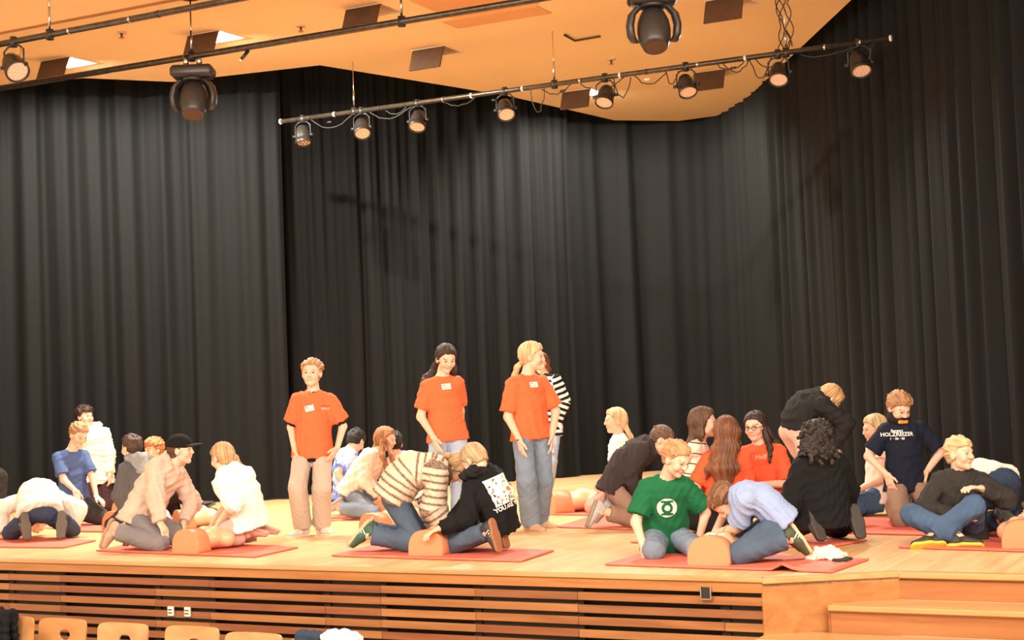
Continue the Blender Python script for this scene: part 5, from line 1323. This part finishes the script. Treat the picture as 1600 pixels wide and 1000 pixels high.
# --- far right
person('girl with long blond hair and jeans kneeling, half hidden by the boy in navy', (1352, 806), 1.55, (1372, 768), (1373, 694), (1366, 671), (-80, -5), chest=-80, hips=-82,
       arms=dict(L=dict(h=(1340, 766, -.15), n=DN, d=(-1, 0, -.3), pole=(.9, -.2, -.4)), R=dict(h=(1342, 766, .1))), legs=dict(L=K(-78, 100, 20), R=K(-98, 85, 20)), hair=('long', dict(fall=[(1376, 688, 0), (1378, 708, 0), (1378, 722, 0)], w=.8, vol=.016, side=.14, locks=[[(.07, .02, -.03), (1363, 698, -.08), (1366, 712, -.08), (1358, 720, -.1)]])), hairc=PALE,
       top=tee(PINKW, slv=.3), pants=(J_MID, .6), shoes=((.5, .4, .4), (.6, .5, .45)))
def x28(R):
    f = Field(); HP = R['HP']; f.cone(R['ne'], HP(0, .0, -.085), .075, .078, k=.02, w=R['fl'], wk=1.05); f.cone(HP(0, .03, -.085), HP(0, .055, -.07), .05, .045, k=.02, w=R['fl'], wk=1.2)
    P, F = mesh_field('neck_scarf', f, .008, folds=.002); R['put']('neck_scarf', P, F, cloth((.02, .016, .014)))
    f = Field(); f.cone(HP(-.03, .090, -.072), HP(.03, .090, -.072), .017, k=.01); P, F = mesh_field('scarf_print', f, .006); R['put']('scarf_print', P, F, cloth((.75, .30, .05)))
    n = R['front']; c = R['W']((1405, 679, -.15)); up = R['spine']; MW = M_CARD
    o = decal(R, text_polys('Bergers', .030, .0006), c + up * .030, n, up, MW, 'shirt_lettering', off=.004)
    decal(R, text_polys('HOLZREIZER', .044, .0008), c, n, up, MW, 'shirt_lettering', off=.004, parent=o); decal(R, text_polys('1 · 90 · 98', .026, .0008), c - up * .036, n, up, MW, 'shirt_lettering', off=.004, parent=o)
person('boy in a navy T-shirt with white lettering kneeling upright, looking down', (1414, 820), 1.56, (1415, 748), (1411, 662), (1405, 638, -.06), (22, -30), cutp=.03, chest=6, sc_w=1.08,
       arms=dict(R=dict(h=(1386, 742, -.12), n=(.6, .5, 0), d=(.2, -.2, -.9), pole=(-.8, .5, 0)), L=dict(h=(1447, 738, -.05), n=(-1, 0, 0), d=(-.2, -.1, -.9), pole=(1, .4, 0))),
       legs=dict(R=K(-8, 175, 50), L=K(14, 185, 50)), hair=('short', dict(vol=.018, tufts=30)), hairc=LTBROWN, top=tee(NAVY, hem=.10, slr=.03, e=.024), pants=(P_TAUPE, 1.0), shoes=((.1, .1, .1), (.3, .3, .3)), extras=x28)
person('blond boy in a dark grey pullover sitting cross-legged, looking to the right', (1490, 846), 1.6, (1500, 826), (1500, 742), (1500, 710, -.04), (38, 2), chest=0, sc_w=1.08,
       arms=dict(R=dict(h=(1492, 806, -.26), n=DN, d=(.8, -.3, .0), pole=(-1, -.2, -.6)), L=dict(h=(1533, 763, -.30), n=DN, d=(-.85, -.2, .15), pole=(1, .3, -.5), curl=.5)),
       legs=dict(R=dict(ankle=(1498, 845, -.42), pole=(-1, -.35, .5), toev=(.85, -.5, .05), up=(.1, .55, .8)), L=dict(ankle=(1456, 842, -.36), pole=(.9, -.3, .9), toev=(-.95, -.15, 0), up=(.1, .7, .65))),
       hair=('fringe', dict(vol=.012, tufts=12, fr=-.012)), hairc=PALE, top=[sweat(DGREY, nm_='pullover', e=.036, folds=.005, collar=.4)], pants=(J_MID, .8), shoes=((.03, .03, .025), (.62, .50, .06)))
person('person on hands and knees in jeans and a white shirt behind the sitting boy', (1562, 838), 1.62, (1560, 750), (1506, 746, .35), (1500, 762, .5), (-150, -50), chest=-135, hips=-165, bow=.04,
       arms=dict(L=dict(h=(1490, 820, .4)), R=dict(h=(1530, 815, .6))), legs=dict(L=K(-150, 20, 40), R=K(-180, 10, 40)), hair='short', hairc=BROWN, top=tee(WHITE_T, hem=.02, e=.02), pants=(J_DARK, .9), shoes=((.05, .05, .05), (.1, .1, .1)))
# ================================================================ mats, training torsos, small things
def sheet(label, corners, z0=.004, th=.010, curl=None, grp='red exercise mats'):
    """corners: 4 floor pixels (front-left, front-right, back-right, back-left)"""
    Q = [at_z(x, y, 0) for x, y in corners]; n, m_ = 24, 10; V = []; F = []
    for lay in (0, 1):
        for j in range(m_ + 1):
            for i in range(n + 1):
                u, v = i / n, j / m_; p = (Q[0] * (1 - u) + Q[1] * u) * (1 - v) + (Q[3] * (1 - u) + Q[2] * u) * v
                z = z0 + (th if lay else 0)
                if curl: 
                    z += curl[1] * math.exp(-((u - curl[0]) / .03) ** 2) * (1 - v) ** 2
                V.append((p[0], p[1], z))
    N_ = (n + 1) * (m_ + 1)
    for j in range(m_):
        for i in range(n):
            a = j * (n + 1) + i; F.append((a + N_, a + 1 + N_, a + n + 2 + N_, a + n + 1 + N_)); F.append((a, a + n + 1, a + n + 2, a + 1))
    edge = [i for i in range(n + 1)] + [(n + 1) * j + n for j in range(1, m_ + 1)] + [m_ * (n + 1) + i for i in range(n - 1, -1, -1)] + [(n + 1) * j for j in range(m_ - 1, 0, -1)]
    for k in range(len(edge)):
        a, b_ = edge[k], edge[(k + 1) % len(edge)]; F.append((a, b_, b_ + N_, a + N_))
    c = sum(Q) / 4; V = np.array(V) - np.array([c[0], c[1], 0])
    o = link('exercise_mat', np_mesh('exercise_mat', V, np.array(F), False), M_RED); o.location = (c[0], c[1], 0)
    tag(o, label, 'mat', grp); return o
mats = [('red mat in the left corner under the bowed person in white', [(-60, 856), (100, 857), (150, 846), (0, 838)]),
        ('red mat under the boy in blue, behind the left corner mat', [(90, 831), (205, 833), (240, 822), (130, 815)]),
        ('wide red mat shared by the capped boy and the girl in white', [(150, 862), (398, 872), (466, 857), (235, 846)]),
        ('red mat behind the capped boy, under the stretched legs', [(235, 812), (298, 814), (345, 805), (285, 797)]),
        ('wide red mat under the cardigan and the printed hoodie', [(518, 870), (814, 879), (866, 862), (590, 852)]),
        ('red mat beneath the girl in the cream sweater', [(516, 811), (640, 815), (680, 805), (560, 798)]),
        ('red mat beneath the boy in the brown hoodie', [(870, 825), (1010, 829), (1060, 815), (930, 806)]),
        ('thin red mat near the curtain under the lying training figure', [(850, 805), (930, 806), (990, 795), (905, 790)]),
        ('front red mat with a curled edge beside the steps', [(945, 884), (1300, 896), (1358, 876), (1020, 862)]),
        ('red mat under the long-haired group, behind the front mat', [(985, 849), (1290, 858), (1355, 846), (1070, 832)]),
        ('red mat under the sitting boy at the right', [(1404, 857), (1625, 864), (1660, 845), (1450, 838)]),
        ('red mat under the kneeling boy in navy', [(1300, 834), (1470, 838), (1520, 818), (1340, 808)]),
        ('red mat far right behind the sitting boy', [(1520, 838), (1650, 842), (1680, 826), (1560, 820)])]
for i, (lab, c) in enumerate(mats): sheet(lab, c, curl=(.80, .045) if 'curled' in lab else None)

def manikin_meshes():
    # local: X across, Y along from the cut end to the head, Z up
    E = np.eye(3)
    bm = bmesh.new(); prof = []
    w_, h_ = .145, .19
    for k in range(21):
        a_ = math.pi * k / 20; ca, sa = math.cos(a_), math.sin(a_)
        prof.append((w_ * np.sign(ca) * abs(ca) ** .75, .03 + (h_ - .03) * abs(sa) ** .8))
    prof = [(w_, 0)] + prof + [(-w_, 0)]
    rings = []
    for y, sx, sz in ((0, .97, .97), (.008, 1, 1), (.14, 1, 1), (.16, .93, .88), (.175, .86, .78)):
        rings.append([bm.verts.new((x * sx, y, z * sz)) for x, z in prof])
    n = len(prof)
    for i in range(len(rings) - 1):
        for k in range(n): bm.faces.new((rings[i][k], rings[i][(k + 1) % n], rings[i + 1][(k + 1) % n], rings[i + 1][k]))
    bm.faces.new(rings[0][::-1]); bm.faces.new(rings[-1])
    bmesh.ops.recalc_face_normals(bm, faces=bm.faces)
    ab = bm_mesh('abdomen', bm)
    for p in ab.polygons: p.use_smooth = len(p.vertices) == 4 and abs(p.normal.y) < .5
    f = Field()
    f.cone((0, .17, .085), (0, .36, .10), .085, .085, w=(1, 0, 0), wk=1.6, k=.03); f.cone((-.13, .37, .08), (.13, .37, .08), .062, k=.04)
    for sx in (-1, 1): f.cone((sx * .06, .27, .15), (sx * .06, .30, .15), .040, k=.04)
    f.cone((0, .42, .09), (0, .50, .09), .045, k=.03); f.cut((0, 0, .004), (0, 0, -1))
    P, F = mesh_field('chest', f, .011); ch = np_mesh('chest', P, F)
    f = Field(); c = np.array([0, .585, .105])
    f.ell(c, E, (.074, .090, .088)); f.cone(c + (0, -.03, .03), c + (0, -.065, .045), .056, .034, k=.02)
    f.cone(c + (0, -.01, .082), c + (0, -.035, .105), .009, .012, k=.01)
    for sx in (-1, 1):
        f.cone(c + (sx * .031, .01, .088), c + (sx * .033, .01, .088), .012, k=.01, op='s'); f.ell(c + (sx * .075, .0, .0), E, (.010, .030, .018), k=.008)
    f.cone(c + (-.016, -.055, .088), c + (.016, -.055, .088), .010, k=.008); f.cone(c + (-.012, -.055, .098), c + (.012, -.055, .098), .006, k=.006, op='s')
    P, F = mesh_field('head', f, .008); hd = np_mesh('head', P, F)
    return ab, ch, hd
AB, CH, HD = manikin_meshes()
AB.materials.append(M_PEACH); CH.materials.append(M_PEACHT); HD.materials.append(M_PEACHT)
def manikin(px, py, label, ang=0.0, z=.014, s=1.0):
    """px,py: floor pixel of the middle of the cut end; ang: turn from straight-away, degrees clockwise"""
    p = at_z(px, py, 0); t = empty('training_manikin', (p[0], p[1], z), label, 'manikin', 'peach resuscitation training torsos'); t.rotation_euler = (0, 0, -math.radians(ang)); t.scale = (s, s, s)
    for nm_, me in (('abdomen', AB), ('chest', CH), ('head', HD)):
        o = bpy.data.objects.new(nm_, me); COL.objects.link(o); o.parent = t
    return t
manikin(289, 867, 'training torso between the capped boy and the girl in white', 32)
manikin(665, 871, 'training torso under the hand of the person in the printed hoodie', 22)
manikin(1107, 887, 'training torso nearest the stage front, before the boy in green', 22)
manikin(177, 831, 'training torso beside the knees of the boy in blue', 25)
manikin(190, 806, 'small training torso end behind the boy in blue', 25, .004)
manikin(578, 836, 'training torso behind the striped cardigan, on the floor', 40, .004)
manikin(596, 812, 'training torso before the hands of the girl in cream', 30)
manikin(862, 803, 'training figure lying sideways near the curtain', 78, .014, 1.15)
manikin(1005, 824, 'training torso between the brown hoodie and the green T-shirt', 20)
manikin(1600, 860, 'training torso at the right edge of the picture', 20)
manikin(276, 826, 'training torso behind the capped boy, head beside his arm', 60, .004, .95)

# crumpled white cloth on the front mat
def lump(name, label, cat, px, py, parts, mt, folds=.006, z=.014):
    p = at_z(px, py, 0); f = Field()
    for a, b_, r in parts: f.cone(p + np.array(a), p + np.array(b_), r, k=.02)
    P, F = mesh_field(name, f, .009, folds=folds, fs=.7, seed=int(abs(px))); P[:, 2] = np.maximum(P[:, 2], z)
    o = link(name, np_mesh(name, P - np.array([p[0], p[1], 0]), F), mt); o.location = (p[0], p[1], 0); tag(o, label, cat); return o
lump('crumpled_cloth', 'crumpled white cloth lying behind the striped shoe on the front mat', 'cloth', 1292, 878, [((-.10, 0, .04), (.0, .02, .05), .035), ((.0, 0, .05), (.09, .0, .04), .034), ((-.05, .05, .07), (.05, .03, .075), .028), ((.02, -.03, .03), (.12, .01, .03), .022)], cloth((.80, .68, .58)), .007)
lump('dark_strap', 'dark strap beside the crumpled white cloth', 'strap', 1312, 882, [((-.04, 0, .03), (.05, .02, .03), .012), ((.05, .02, .03), (.09, .06, .03), .012)], P_CHAR, .002)
# sheet of paper held by the person in the striped sweater
hp = at_d(859, 700, at_z(856, 772)[1] - .22)
o = box_obj('paper_bag', hp, (.055, 0, 0), (0, .012, 0), (0, 0, .06), mat('bag_blue', (.35, .42, .62), .6, var=.25, vscale=30), None, .004); tag(o, 'small blue and white bag held beside the blond woman', 'bag')
# jackets on the hall chairs
def draped(name, label, top, u, v, w0, w1, colr, z=.0, drop=.3):
    f = Field(); t = np.array(top)
    for i in range(7):
        x = w0 + (w1 - w0) * i / 6; zz = .012 * math.sin(i * 2.1)
        f.cone(t + u * x + (0, 0, zz + .0), t + u * x + v * .05 + (0, 0, zz - .02), .028, k=.02)
        f.cone(t + u * x + v * .03 + (0, 0, zz), t + u * x + v * .06 - (0, 0, drop), .026, .02, k=.02); f.cone(t + u * x - v * .02 + (0, 0, zz), t + u * x - v * .035 - (0, 0, drop * .8), .024, .02, k=.02)
    P, F = mesh_field(name, f, .012, folds=.005, seed=5); b_ = np.array([top[0], top[1], top[2] - drop])
    o = link(name, np_mesh(name, P - b_, F), colr); o.location = tuple(b_); tag(o, label, 'jacket'); return o
draped('draped_jacket', 'navy jacket over the rightmost visible chair back', top6 + (0, 0, .0), u6, v6, -.16, -.02, cloth((.03, .045, .07)))
draped('draped_jacket', 'white garment lying beside the navy jacket on the chair', top6 + (0, 0, .012), u6, v6, .03, .20, cloth((.82, .80, .78)))
tj = at_d(2, 958, 10.0)
draped('draped_jacket', 'black jacket hanging over the chair in the lower left corner', tj, u6, v6, -.25, .07, BLACK_C)
